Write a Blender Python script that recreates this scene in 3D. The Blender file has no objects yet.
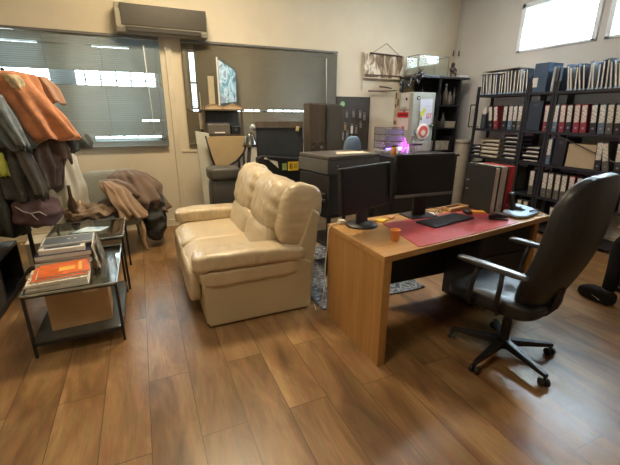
import bpy, bmesh, math, random
from mathutils import Vector, Matrix, noise
rnd = random.Random(7)
SC = bpy.context.scene
COL = SC.collection
PI = math.pi
R = math.radians

# ---------------------------------------------------------------- camera
cam_d = bpy.data.cameras.new('camera'); cam = bpy.data.objects.new('camera', cam_d); COL.objects.link(cam)
cam_d.sensor_width = 36.0; cam_d.lens = 36.0 * 370.27 / 620; cam_d.clip_start = 0.05
_p, _y, _r = R(17.787), R(24.061), R(0.333)
_F = Vector((math.sin(_y)*math.cos(_p), math.cos(_y)*math.cos(_p), -math.sin(_p)))
_X = _F.cross(Vector((0, 0, 1))).normalized(); _U = _X.cross(_F)
_X2 = _X*math.cos(_r) + _U*math.sin(_r); _U2 = -_X*math.sin(_r) + _U*math.cos(_r)
cam.matrix_world = Matrix(((_X2.x, _U2.x, -_F.x, 0), (_X2.y, _U2.y, -_F.y, 0), (_X2.z, _U2.z, -_F.z, 1.5), (0, 0, 0, 1)))
SC.camera = cam

# ---------------------------------------------------------------- world, light, exposure
W = bpy.data.worlds.new('sky'); SC.world = W; W.use_nodes = True
W.node_tree.nodes['Background'].inputs[0].default_value = (0.80, 0.92, 1.0, 1)
W.node_tree.nodes['Background'].inputs[1].default_value = 8.0
vs = SC.view_settings
vs.view_transform = 'Standard'; vs.look = 'None'; vs.gamma = 1.0; vs.use_curve_mapping = False
vs.exposure = 0.45
def area(name, loc, target, sx, sy, power, color):
    d = bpy.data.lights.new(name, 'AREA'); d.shape = 'RECTANGLE'; d.size = sx; d.size_y = sy; d.energy = power; d.color = color
    o = bpy.data.objects.new(name, d); COL.objects.link(o); o.location = loc
    o.rotation_euler = (Vector(target) - Vector(loc)).to_track_quat('-Z', 'Y').to_euler(); return o
area('daylight_high_window', (5.25, 3.58, 2.68), (2.2, 2.2, 0.4), 1.0, 0.55, 120, (0.72, 0.87, 1.0))
area('daylight_second_window', (5.25, 2.3, 2.68), (2.2, 1.6, 0.4), 1.0, 0.55, 55, (0.72, 0.87, 1.0))
area('daylight_blind_window', (-0.55, 5.5, 1.85), (-0.2, 3.0, 1.2), 1.6, 1.0, 30, (0.80, 0.93, 1.0))
area('ceiling_light_back', (0.6, 3.7, 3.42), (0.6, 3.7, 0), 0.9, 0.5, 68, (1.0, 0.80, 0.52))
area('ceiling_light_front', (-0.2, 1.1, 3.42), (-0.2, 1.1, 0), 0.9, 0.5, 22, (1.0, 0.84, 0.60))
area('ceiling_light_far', (3.4, 3.8, 3.42), (3.4, 3.8, 0), 0.8, 0.4, 18, (1.0, 0.93, 0.84))

# ---------------------------------------------------------------- materials
def nt(name):
    m = bpy.data.materials.new(name); m.use_nodes = True
    return m, m.node_tree.nodes, m.node_tree.links, m.node_tree.nodes['Principled BSDF']
MATS = {}
def mat(name, col, rough=0.6, metal=0.0, var=0.12, scale=8, bump=0.0, bscale=60, coat=0.0, stretch=(1, 1, 1), col2=None, trans=0.0, sheen=0.0, spec=None, detail=5):
    if name in MATS: return MATS[name]
    m, N, L, P = nt(name)
    tc = N.new('ShaderNodeTexCoord'); mp = N.new('ShaderNodeMapping'); mp.inputs['Scale'].default_value = stretch
    L.new(tc.outputs['Object'], mp.inputs['Vector'])
    nz = N.new('ShaderNodeTexNoise'); nz.inputs['Scale'].default_value = scale; nz.inputs['Detail'].default_value = detail
    L.new(mp.outputs[0], nz.inputs['Vector'])
    cr = N.new('ShaderNodeValToRGB'); cr.color_ramp.elements[0].position = 0.3; cr.color_ramp.elements[1].position = 0.7
    a = [max(0, c*(1-var)) for c in col]; b = list(col2) if col2 else [min(1, c*(1+var)) for c in col]
    cr.color_ramp.elements[0].color = (*a, 1); cr.color_ramp.elements[1].color = (*b, 1)
    L.new(nz.outputs['Fac'], cr.inputs['Fac']); L.new(cr.outputs['Color'], P.inputs['Base Color'])
    P.inputs['Roughness'].default_value = rough; P.inputs['Metallic'].default_value = metal
    P.inputs['Coat Weight'].default_value = coat
    P.inputs['Transmission Weight'].default_value = trans
    P.inputs['Sheen Weight'].default_value = sheen
    if spec is not None: P.inputs['Specular IOR Level'].default_value = spec
    if bump:
        n2 = N.new('ShaderNodeTexNoise'); n2.inputs['Scale'].default_value = bscale; n2.inputs['Detail'].default_value = 4
        L.new(mp.outputs[0], n2.inputs['Vector'])
        bp = N.new('ShaderNodeBump'); bp.inputs['Strength'].default_value = bump; bp.inputs['Distance'].default_value = 0.01
        L.new(n2.outputs['Fac'], bp.inputs['Height']); L.new(bp.outputs[0], P.inputs['Normal'])
    MATS[name] = m; return m
def emit(name, col, st):
    if name in MATS: return MATS[name]
    m, N, L, P = nt(name)
    P.inputs['Base Color'].default_value = (*col, 1); P.inputs['Emission Color'].default_value = (*col, 1)
    P.inputs['Emission Strength'].default_value = st; MATS[name] = m; return m
def glass(name, col=(0.9, 0.97, 0.95), rough=0.02, ior=1.3):
    if name in MATS: return MATS[name]
    m, N, L, P = nt(name); P.inputs['Base Color'].default_value = (*col, 1); P.inputs['Transmission Weight'].default_value = 1
    P.inputs['Roughness'].default_value = rough; P.inputs['IOR'].default_value = ior; MATS[name] = m; return m
def paint_mat(name, stops, scale, dist=2.0, wave=False, rough=0.6, stretch=(1, 1, 1)):
    """printed or painted surface: several colours laid out by noise"""
    if name in MATS: return MATS[name]
    m, N, L, P = nt(name); tc = N.new('ShaderNodeTexCoord'); mp = N.new('ShaderNodeMapping'); mp.inputs['Scale'].default_value = stretch
    L.new(tc.outputs['Object'], mp.inputs['Vector'])
    nz = N.new('ShaderNodeTexNoise'); nz.inputs['Scale'].default_value = scale; nz.inputs['Detail'].default_value = 3; nz.inputs['Distortion'].default_value = dist
    L.new(mp.outputs[0], nz.inputs['Vector']); cr = N.new('ShaderNodeValToRGB'); e = cr.color_ramp.elements
    e[0].position = stops[0][0]; e[0].color = (*stops[0][1], 1); e[1].position = stops[-1][0]; e[1].color = (*stops[-1][1], 1)
    for p, c in stops[1:-1]:
        k = e.new(p); k.color = (*c, 1)
    L.new(nz.outputs['Fac'], cr.inputs['Fac']); L.new(cr.outputs['Color'], P.inputs['Base Color']); P.inputs['Roughness'].default_value = rough
    MATS[name] = m; return m

def floor_mat():
    m, N, L, P = nt('vintage_plank_floor')
    tc = N.new('ShaderNodeTexCoord'); sp = N.new('ShaderNodeSeparateXYZ'); L.new(tc.outputs['Object'], sp.inputs[0])
    sb = N.new('ShaderNodeMath'); sb.operation = 'SUBTRACT'; sb.inputs[1].default_value = 0.1025; L.new(sp.outputs['X'], sb.inputs[0])
    ay = N.new('ShaderNodeMath'); ay.operation = 'ADD'; ay.inputs[1].default_value = 0.58; L.new(sp.outputs['Y'], ay.inputs[0])
    cb = N.new('ShaderNodeCombineXYZ'); L.new(ay.outputs[0], cb.inputs['X']); L.new(sb.outputs[0], cb.inputs['Y'])
    br = N.new('ShaderNodeTexBrick'); L.new(cb.outputs[0], br.inputs['Vector'])
    br.inputs['Scale'].default_value = 1.0; br.inputs['Brick Width'].default_value = 1.3; br.inputs['Row Height'].default_value = 0.226
    br.inputs['Mortar Size'].default_value = 0.0022; br.inputs['Mortar Smooth'].default_value = 0.3; br.offset = 0.4; br.offset_frequency = 2
    br.inputs['Color1'].default_value = (0.0, 0, 0, 1); br.inputs['Color2'].default_value = (1, 1, 1, 1); br.inputs['Mortar'].default_value = (0.5, 0.5, 0.5, 1)
    # plank-wise offset of the grain
    ml = N.new('ShaderNodeVectorMath'); ml.operation = 'MULTIPLY'; ml.inputs[1].default_value = (5.0, 1.25, 1)
    L.new(tc.outputs['Object'], ml.inputs[0])
    of = N.new('ShaderNodeVectorMath'); of.operation = 'MULTIPLY'; of.inputs[1].default_value = (13, 29, 5); L.new(br.outputs['Color'], of.inputs[0])
    ad = N.new('ShaderNodeVectorMath'); ad.operation = 'ADD'; L.new(ml.outputs[0], ad.inputs[0]); L.new(of.outputs[0], ad.inputs[1])
    n1 = N.new('ShaderNodeTexNoise'); n1.inputs['Scale'].default_value = 1.1; n1.inputs['Detail'].default_value = 8; n1.inputs['Roughness'].default_value = 0.62; n1.inputs['Distortion'].default_value = 0.6
    L.new(ad.outputs[0], n1.inputs['Vector'])
    cr = N.new('ShaderNodeValToRGB'); e = cr.color_ramp.elements
    e[0].position = 0.28; e[0].color = FLOOR[0]; e[1].position = 0.74; e[1].color = FLOOR[2]
    k = e.new(0.5); k.color = FLOOR[1]
    L.new(n1.outputs['Fac'], cr.inputs['Fac'])
    # fine grain
    m2 = N.new('ShaderNodeVectorMath'); m2.operation = 'MULTIPLY'; m2.inputs[1].default_value = (70, 4, 1); L.new(tc.outputs['Object'], m2.inputs[0])
    n2 = N.new('ShaderNodeTexNoise'); n2.inputs['Scale'].default_value = 1.5; n2.inputs['Detail'].default_value = 4; L.new(m2.outputs[0], n2.inputs['Vector'])
    mx = N.new('ShaderNodeMix'); mx.data_type = 'RGBA'; mx.blend_type = 'OVERLAY'; mx.inputs['Factor'].default_value = 0.35
    L.new(cr.outputs['Color'], mx.inputs['A']); L.new(n2.outputs['Color'], mx.inputs['B'])
    hs = N.new('ShaderNodeHueSaturation'); hs.inputs['Saturation'].default_value = 1.0
    mr = N.new('ShaderNodeMapRange'); mr.inputs['To Min'].default_value = 0.88; mr.inputs['To Max'].default_value = 1.14
    L.new(br.outputs['Color'], mr.inputs['Value']); L.new(mr.outputs[0], hs.inputs['Value']); L.new(mx.outputs['Result'], hs.inputs['Color'])
    m3 = N.new('ShaderNodeMix'); m3.data_type = 'RGBA'; L.new(br.outputs['Fac'], m3.inputs['Factor']); L.new(hs.outputs['Color'], m3.inputs['A'])
    m3.inputs['B'].default_value = (0.075, 0.038, 0.018, 1)
    L.new(m3.outputs['Result'], P.inputs['Base Color'])
    rr = N.new('ShaderNodeMapRange'); rr.inputs['To Min'].default_value = 0.25; rr.inputs['To Max'].default_value = 0.40
    L.new(n1.outputs['Fac'], rr.inputs['Value']); L.new(rr.outputs[0], P.inputs['Roughness'])
    bp = N.new('ShaderNodeBump'); bp.inputs['Strength'].default_value = 0.12; bp.inputs['Distance'].default_value = 0.004
    L.new(n2.outputs['Fac'], bp.inputs['Height']); L.new(bp.outputs[0], P.inputs['Normal'])
    return m
FLOOR = [(0.100, 0.053, 0.022, 1), (0.232, 0.128, 0.053, 1), (0.40, 0.248, 0.113, 1)]

M_wall = mat('cream_wall_paint', (0.62, 0.55, 0.42), 0.85, var=0.05, scale=2.5, bump=0.15, bscale=90)
M_wall_r = mat('pale_wall_paint', (0.58, 0.57, 0.54), 0.85, var=0.04, scale=2.5, bump=0.15, bscale=90)
M_ceil = mat('ceiling_paint', (0.75, 0.72, 0.66), 0.9, var=0.03, scale=3)
M_trim = mat('cream_trim', (0.60, 0.53, 0.40), 0.6, var=0.06, scale=6)
M_frame = mat('window_frame_white', (0.72, 0.77, 0.80), 0.4, var=0.04)
M_slat = mat('blind_slat_daylit', (0.19, 0.225, 0.225), 0.45, var=0.05, scale=5)  # grey slats with the cool daylight behind them tinted into the colour
M_slat2 = mat('blind_slat_lamplit', (0.135, 0.118, 0.080), 0.55, var=0.05, scale=5)  # same slats as the left blind, warm lamp light tinted into the colour
M_rail = mat('blind_rail', (0.13, 0.13, 0.12), 0.45)
M_cord = mat('cord_white', (0.65, 0.64, 0.58), 0.6)
M_black = mat('black_plastic', (0.014, 0.014, 0.016), 0.42, var=0.25)
M_blackm = mat('black_painted_metal', (0.020, 0.021, 0.024), 0.38, var=0.2, metal=0.2)
M_char = mat('charcoal_plastic', (0.052, 0.050, 0.048), 0.5, var=0.15)
M_dgrey = mat('dark_grey_plastic', (0.075, 0.075, 0.075), 0.5, var=0.1)
M_brown = mat('dark_brown_board', (0.075, 0.055, 0.036), 0.5, var=0.2, scale=4, stretch=(6, 6, 0.6))
M_olive = mat('olive_dark_board', (0.060, 0.052, 0.036), 0.6, var=0.1)
M_cream = mat('cream_leather', (0.56, 0.455, 0.30), 0.38, var=0.08, scale=5, bump=0.45, bscale=30, coat=0.12, stretch=(1, .7, 1))
M_creamc = mat('cream_leather_creased', (0.56, 0.455, 0.30), 0.37, var=0.10, scale=9, bump=0.8, bscale=14, coat=0.12, stretch=(1.2, 2.4, 0.6))
M_creamw = mat('cream_leather_gathered', (0.56, 0.455, 0.30), 0.32, var=0.10, scale=9, bump=0.9, bscale=12, coat=0.25, stretch=(0.7, 1.0, 3.2))
M_creama = mat('cream_leather_arm', (0.56, 0.455, 0.30), 0.32, var=0.10, scale=9, bump=0.7, bscale=13, coat=0.25, stretch=(2.6, 0.8, 1.0))
M_creamp = mat('cream_leatherette_panel', (0.50, 0.415, 0.27), 0.5, var=0.05, scale=4, bump=0.08, bscale=80)
M_oak = mat('honey_oak_veneer', (0.43, 0.225, 0.072), 0.38, var=0.16, scale=3.5, stretch=(9, 9, 0.7), bump=0.05, bscale=30)
M_oakt = mat('honey_oak_top', (0.46, 0.25, 0.085), 0.33, var=0.14, scale=3.5, stretch=(0.7, 9, 9), bump=0.05, bscale=30)
M_mat = mat('burgundy_leather', (0.40, 0.055, 0.062), 0.42, var=0.12, scale=10, bump=0.1, bscale=200)
M_bleath = mat('black_leather', (0.014, 0.016, 0.020), 0.44, var=0.25, scale=8, bump=0.15, bscale=90, coat=0.08)
M_screen = mat('dark_screen', (0.010, 0.010, 0.013), 0.28, var=0.1)
M_steel = mat('brushed_steel', (0.42, 0.42, 0.42), 0.3, metal=0.9, var=0.08)
M_silver = mat('silver_plastic_sky_tint', (0.38, 0.53, 0.72), 0.35, var=0.05, metal=0.3)  # blue of the reflected sky is mixed into the silver colour
M_paper = mat('white_paper', (0.72, 0.70, 0.64), 0.8, var=0.04)
M_card = mat('cardboard', (0.42, 0.27, 0.13), 0.8, var=0.10, scale=5, bump=0.1)
M_cardl = mat('pale_cardboard', (0.46, 0.40, 0.28), 0.8, var=0.08, scale=5)
M_shelf = mat('black_shelf_board', (0.016, 0.020, 0.028), 0.5, var=0.15)
M_red = mat('red_card', (0.52, 0.025, 0.035), 0.5, var=0.08)
M_wine = mat('wine_red_card', (0.26, 0.035, 0.055), 0.55, var=0.08)
M_slate = mat('slate_card', (0.060, 0.072, 0.088), 0.6, var=0.1)
M_blue = mat('slate_blue_card', (0.10, 0.16, 0.25), 0.6, var=0.1)
M_glass = glass('clear_glass', (0.86, 0.93, 0.92))
M_tank = glass('tank_glass', (0.93, 0.97, 0.96), 0.01, 1.08)

# ---------------------------------------------------------------- geometry helpers
def obj(name, bm, m, parent=None, smooth=False, bevel=0.0, sub=0, seg=2, angle=True):
    me = bpy.data.meshes.new(name); bmesh.ops.recalc_face_normals(bm, faces=bm.faces[:]); bm.to_mesh(me); bm.free()
    o = bpy.data.objects.new(name, me); COL.objects.link(o)
    if m is not None: me.materials.append(m)
    if smooth:
        for p in me.polygons: p.use_smooth = True
    if bevel:
        b = o.modifiers.new('bevel', 'BEVEL'); b.width = bevel; b.segments = seg; b.limit_method = 'ANGLE'
    if sub:
        s = o.modifiers.new('sub', 'SUBSURF'); s.levels = sub; s.render_levels = sub
    if parent is not None: o.parent = parent
    return o
def BM(): return bmesh.new()
def xf(vs_, M):
    for v in vs_: v.co = M @ v.co
def bx(bm, c, s, rot=None):
    r = bmesh.ops.create_cube(bm, size=1.0)['verts']
    M = Matrix.Translation(c) @ (rot.to_matrix().to_4x4() if rot is not None else Matrix()) @ Matrix.Diagonal((*s, 1))
    xf(r, M); return r
def b2(bm, lo, hi): return bx(bm, [(a+b)/2 for a, b in zip(lo, hi)], [abs(b-a) for a, b in zip(lo, hi)])
def cyl(bm, p, q, r1, r2=None, n=20, cap=True):
    p, q = Vector(p), Vector(q); d = q-p
    v = bmesh.ops.create_cone(bm, cap_ends=cap, segments=n, radius1=r1, radius2=r1 if r2 is None else r2, depth=d.length)['verts']
    xf(v, Matrix.Translation((p+q)/2) @ d.to_track_quat('Z', 'Y').to_matrix().to_4x4()); return v
def ball(bm, c, r, s=(1, 1, 1), n=16):
    v = bmesh.ops.create_uvsphere(bm, u_segments=n, v_segments=max(6, n//2+2), radius=r)['verts']
    xf(v, Matrix.Translation(c) @ Matrix.Diagonal((*s, 1))); return v
def tube(bm, pts, r, n=8, taper=None):
    pts = [Vector(p) for p in pts]; rings = []; up = None
    for i, p in enumerate(pts):
        d = (pts[min(i+1, len(pts)-1)] - pts[max(i-1, 0)]).normalized()
        if up is None: up = d.orthogonal().normalized()
        up = (up - d*up.dot(d)).normalized(); s = d.cross(up)
        rr = r if taper is None else r*(1+(taper-1)*i/(len(pts)-1))
        rings.append([bm.verts.new(p + up*math.cos(2*PI*k/n)*rr + s*math.sin(2*PI*k/n)*rr) for k in range(n)])
    for a, b in zip(rings, rings[1:]):
        for k in range(n): bm.faces.new((a[k], a[(k+1) % n], b[(k+1) % n], b[k]))
    bm.faces.new(rings[0]); bm.faces.new(rings[-1])
def lathe(bm, prof, c=(0, 0, 0), n=28):
    rings = [[bm.verts.new((c[0]+r*math.cos(2*PI*k/n), c[1]+r*math.sin(2*PI*k/n), c[2]+z)) for k in range(n)] for r, z in prof]
    for a, b in zip(rings, rings[1:]):
        for k in range(n): bm.faces.new((a[k], a[(k+1) % n], b[(k+1) % n], b[k]))
    bm.faces.new(rings[0]); bm.faces.new(rings[-1])
def prism(bm, poly, axis, a, b):
    """extrude a polygon; axis 'y': poly in (x,z); 'x': (y,z); 'z': (x,y)"""
    def P(u, v, t): return {'y': (u, t, v), 'x': (t, u, v), 'z': (u, v, t)}[axis]
    A = [bm.verts.new(P(u, v, a)) for u, v in poly]; B = [bm.verts.new(P(u, v, b)) for u, v in poly]; n = len(poly)
    bm.faces.new(A); bm.faces.new(B)
    for i in range(n): bm.faces.new((A[i], A[(i+1) % n], B[(i+1) % n], B[i]))
def pillow(bm, c, s, p=5.0, n=12, rot=None, wr=0.0, wf=9.0, seed=0, bulge=None, ridged=False):
    """rounded cushion: half sizes s; exponent p; wr wrinkle depth"""
    t = bmesh.new(); bmesh.ops.create_cube(t, size=2.0)
    bmesh.ops.subdivide_edges(t, edges=t.edges[:], cuts=n, use_grid_fill=True)
    M = rot.to_matrix() if rot is not None else Matrix.Identity(3); mp = {}
    for v in t.verts:
        q = v.co; nn = (abs(q.x)**p + abs(q.y)**p + abs(q.z)**p)**(1/p); u = q/nn
        w = Vector((u.x*s[0], u.y*s[1], u.z*s[2]))
        if wr:
            k = noise.noise(Vector((w.x*wf+seed*7.1, w.y*wf, w.z*wf)))
            if ridged: k = 1-abs(k)*2.5
            w += u*wr*k
        if bulge: w = bulge(w, u)
        mp[v.index] = bm.verts.new(M @ w + Vector(c))
    for f in t.faces: bm.faces.new([mp[v.index] for v in f.verts])
    t.free()
def cloth(bm, lv, n=72, folds=9, amp=0.16, seed=0, cap=True, steps=6, rough=0.05):
    """hanging garment: levels (x,y,z,rx,ry[,rot]) joined by a folded surface"""
    L_ = []
    for a, b in zip(lv, lv[1:]):
        for k in range(steps): L_.append([a[j]+(b[j]-a[j])*k/steps for j in range(5)])
    L_.append(list(lv[-1][:5])); rings = []
    for i, (x, y, z, rx, ry) in enumerate(L_):
        t = i/(len(L_)-1); ring = []
        for k in range(n):
            th = 2*PI*k/n
            f = 1 + amp*(0.25+t)*math.sin(folds*th + seed + 1.3*math.sin(2.2*t+seed)) + amp*0.5*(0.3+t)*math.sin((folds//2+1)*th+seed*2.3+t*2)
            f += rough*3*noise.noise(Vector((math.cos(th)*2+seed, math.sin(th)*2, z*6)))
            ring.append(bm.verts.new((x+rx*f*math.cos(th), y+ry*f*math.sin(th), z + 0.012*math.sin(folds*th+seed)*t + .07*t*t*noise.noise(Vector((math.cos(th)*1.6+seed*3, math.sin(th)*1.6, seed))))))
        rings.append(ring)
    for a, b in zip(rings, rings[1:]):
        for k in range(n): bm.faces.new((a[k], a[(k+1) % n], b[(k+1) % n], b[k]))
    if cap: bm.faces.new(rings[0]); bm.faces.new(rings[-1])
def tag(o, label=None, cat=None, group=None, kind=None):
    if label: o['label'] = label
    if cat: o['category'] = cat
    if group: o['group'] = group
    if kind: o['kind'] = kind
    return o
def thing(name, label, cat, loc=(0, 0, 0), rz=0.0, group=None):
    o = bpy.data.objects.new(name, None); o.empty_display_size = 0.1; COL.objects.link(o)
    o.location = loc; o.rotation_euler = (0, 0, rz); return tag(o, label, cat, group)
def struct(name, bm, m, parent=None, **k):
    o = obj(name, bm, m, parent, **k)
    if parent is None: o['kind'] = 'structure'
    return o
KIDS = {}
def copy_tree(o, parent=None):
    c = o.copy(); COL.objects.link(c); c.parent = parent
    for ch in [x for x in o.children]: copy_tree(ch, c)
    return c
def place(proto, used, loc, rot=(0, 0, 0), label=None, group=None):
    o = proto if not used else copy_tree(proto)
    o.location = loc; o.rotation_euler = rot
    if label: o['label'] = label
    if group: o['group'] = group
    return o
def simple(name, lo, hi, m, label, cat, bevel=0.003, group=None, rz=0):
    """a plain board or card: origin at its base centre"""
    bm = BM(); w, d, h = [b-a for a, b in zip(lo, hi)]; b2(bm, (-w/2, -d/2, 0), (w/2, d/2, h))
    o = obj(name, bm, m, bevel=bevel); o.location = ((lo[0]+hi[0])/2, (lo[1]+hi[1])/2, lo[2]); o.rotation_euler[2] = rz
    return tag(o, label, cat, group)

# ================================================================ STRUCTURE
XL, XR, YB, YF, ZC = -2.2, 5.05, 5.30, -2.0, 3.45
bm = BM(); b2(bm, (XL, YF, -0.05), (XR, YB, 0)); struct('floor', bm, floor_mat())
bm = BM(); b2(bm, (XL-.15, YF-.15, ZC), (XR+.15, YB+.15, ZC+.1)); struct('ceiling', bm, M_ceil)
def wall_holes(name, axis, at_, th, u0, u1, holes, m):
    bm = BM(); us = sorted({u0, u1, *[h[0] for h in holes], *[h[1] for h in holes]})
    def B(a, b, z0, z1):
        if b-a < 1e-4 or z1-z0 < 1e-4: return
        if axis == 'y': b2(bm, (a, at_, z0), (b, at_+th, z1))
        else: b2(bm, (at_, a, z0), (at_+th, b, z1))
    for a, b in zip(us, us[1:]):
        mid = (a+b)/2; hs = [h for h in holes if h[0] < mid < h[1]]
        if not hs: B(a, b, 0, ZC)
        else: B(a, b, 0, hs[0][2]); B(a, b, hs[0][3], ZC)
    return struct(name, bm, m)
WIN1 = (-2.0, 0.30, 1.15, 2.28); WIN2 = (0.64, 2.72, 1.15, 2.28)
WIN3 = (3.06, 4.12, 2.34, 2.95); WIN4 = (1.80, 2.975, 2.34, 2.95)
wall_holes('wall_back', 'y', YB, 0.15, XL, XR, [WIN1, WIN2], M_wall)
wall_holes('wall_right', 'x', XR, 0.15, YF, YB, [WIN4, WIN3], M_wall_r)
bm = BM(); b2(bm, (XL-.1, YF, 0), (XL, YB, ZC)); struct('wall_left', bm, M_wall)
bm = BM(); b2(bm, (XL-.1, YF-.1, 0), (XR+.1, YF, ZC)); struct('wall_front', bm, M_wall)
bm = BM(); b2(bm, (XL, YB-.02, 0), (XR, YB, .095)); b2(bm, (XL, YB-.028, 0), (XR, YB, .018)); struct('baseboard_back', bm, M_trim, bevel=.003)
bm = BM(); b2(bm, (XR-.02, YF, 0), (XR, YB-.02, .095)); struct('baseboard_right', bm, M_trim, bevel=.003)
# pipe boxing between the two windows
bm = BM(); b2(bm, (.40, YB-.035, .095), (.47, YB, 2.36)); struct('trim_1', bm, M_trim, bevel=.004)
bm = BM(); b2(bm, (.49, YB-.012, 1.00), (.90, YB, 1.035)); struct('trim_2', bm, M_trim, bevel=.003)
M_out = mat('outside_render_grey', (0.20, 0.21, 0.20), 0.8)
def window_back(n, W_, bars):
    x0, x1, z0, z1 = W_; y = YB+.05
    t = thing('window_%d' % n, 'window', 'window'); del t['label']; del t['category']; t['kind'] = 'structure'
    bm = BM(); f = .045
    b2(bm, (x0, y, z0), (x0+f, y+.06, z1)); b2(bm, (x1-f, y, z0), (x1, y+.06, z1)); b2(bm, (x0, y, z0), (x1, y+.06, z0+f)); b2(bm, (x0, y, z1-f), (x1, y+.06, z1))
    for a, b in bars: b2(bm, (a, y, z0), (b, y+.06, z1))
    obj('window_frame', bm, M_frame, t)
    bm = BM(); b2(bm, (x0+.02, y+.03, z0+.02), (x1-.02, y+.034, z1-.02)); obj('pane', bm, M_glass, t)
    bm = BM(); g = (x1-x0)/14 if n == 2 else .165
    for k in range(1, 14): b2(bm, (x0+k*g-.010, y+.075, z0), (x0+k*g+.010, y+.087, z1))
    b2(bm, (x0, y+.075, 1.868), (x1, y+.087, 1.884)); obj('security_bars', bm, mat('bars_grey', (.12, .13, .13), .6), t)
window_back(1, WIN1, [(-.86, -.60)]); window_back(2, WIN2, [(1.6, 1.72)])
def window_side(n, W_):
    y0, y1, z0, z1 = W_; x = XR-.02
    t = thing('window_%d' % n, 'window', 'window'); del t['label']; del t['category']; t['kind'] = 'structure'
    bm = BM(); f = .06
    b2(bm, (x, y0, z0), (x+.08, y0+f, z1)); b2(bm, (x, y1-f, z0), (x+.08, y1, z1)); b2(bm, (x, y0, z0), (x+.08, y1, z0+.03)); b2(bm, (x, y0, z1-f), (x+.08, y1, z1))
    obj('window_frame', bm, M_frame, t, bevel=.006)
    bm = BM(); b2(bm, (x+.04, y0+.03, z0+.02), (x+.044, y1-.03, z1-.03)); obj('pane', bm, M_glass, t)
window_side(3, WIN3); window_side(4, WIN4)

# ================================================================ BLINDS
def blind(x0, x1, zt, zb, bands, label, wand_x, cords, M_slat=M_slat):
    y = YB-.045; t = thing('venetian_blind', label, 'blind', ((x0+x1)/2, y, zb))
    o_ = Vector(t.location)
    bm = BM(); b2(bm, (x0, y-.022, zt-.024), (x1, y+.022, zt+.005)); 
    for v in bm.verts: v.co -= o_
    obj('headrail', bm, M_rail, t, bevel=.003)
    bm = BM(); pitch = .0215; z = zt-.045; w = .0125
    while z > zb+.02:
        open_ = [b for b in bands if b[2] < z < b[3]]
        def strip(a, b, ang):
            pr = []
            for k in range(5):
                u = -w + 2*w*k/4; h = .0022*(1-(u/w)**2)
                pr.append((y+u*math.cos(ang)-h*math.sin(ang), z+u*math.sin(ang)+h*math.cos(ang)))
            A = [bm.verts.new((a, p, q)) for p, q in pr]; B = [bm.verts.new((b, p, q)) for p, q in pr]
            A2 = [bm.verts.new((a, p+.0006, q+.0006)) for p, q in pr]; B2 = [bm.verts.new((b, p+.0006, q+.0006)) for p, q in pr]
            for k in range(4):
                bm.faces.new((A[k], A[k+1], B[k+1], B[k])); bm.faces.new((A2[k], A2[k+1], B2[k+1], B2[k]))
            for S, T in ((A, A2), (B, B2)):
                for k in range(4): bm.faces.new((S[k], S[k+1], T[k+1], T[k]))
        xs = x0
        for b in sorted(open_):
            if b[0] > xs: strip(xs, b[0], R(65+rnd.uniform(-2, 2)))
            strip(max(xs, b[0]), b[1], R(b[4])); xs = b[1]
        if xs < x1: strip(xs, x1, R(65+rnd.uniform(-2, 2)))
        z -= pitch
    for v in bm.verts: v.co -= o_
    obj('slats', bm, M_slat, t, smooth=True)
    bm = BM(); b2(bm, (x0, y-.012, zb), (x1, y+.012, zb+.018))
    for v in bm.verts: v.co -= o_
    obj('bottom_rail', bm, M_rail, t, bevel=.002)
    for cx in cords:
        bm = BM(); tube(bm, [Vector((cx, y-.016, zt-.02))-o_, Vector((cx, y-.016, zb+.01))-o_], .0016, 6); obj('ladder_cord', bm, M_rail, t)
    bm = BM(); pts = [Vector((wand_x[0], y-.03, zt-.1)), Vector((wand_x[0]+.005, y-.034, (zt+wand_x[1])/2)), Vector((wand_x[0]+.015, y-.03, wand_x[1]))]
    tube(bm, [p-o_ for p in pts], .006, 8); obj('tilt_wand', bm, M_cord, t, smooth=True)
    return t
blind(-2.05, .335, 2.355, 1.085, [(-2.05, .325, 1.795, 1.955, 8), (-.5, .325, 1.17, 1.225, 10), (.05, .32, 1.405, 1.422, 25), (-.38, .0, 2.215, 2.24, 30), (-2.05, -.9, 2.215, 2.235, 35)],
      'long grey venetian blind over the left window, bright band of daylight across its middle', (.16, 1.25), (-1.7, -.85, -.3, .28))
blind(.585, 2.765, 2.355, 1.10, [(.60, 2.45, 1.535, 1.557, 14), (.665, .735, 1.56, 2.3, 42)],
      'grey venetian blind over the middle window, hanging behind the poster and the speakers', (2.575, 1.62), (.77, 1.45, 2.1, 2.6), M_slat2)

# pull cords in the corner
for k, (cx, zb) in enumerate(((5.02, 2.46), (4.97, 2.47))):
    t = thing('pull_cord', ['thin pull cord hanging against the right wall near the corner', 'thin pull cord hanging down the room corner on the back wall'][k], 'cord', (cx, 5.27-.07*(1-k), zb))
    bm = BM(); tube(bm, [(0, 0, .02), (0.01, 0, .35), (.015, 0, ZC-zb)], .004, 6); obj('cord', bm, M_cord, t)
    bm = BM(); cyl(bm, (0, 0, -.03), (0, 0, .05), .014, .008, 12); obj('tassel', bm, M_char, t)

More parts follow.
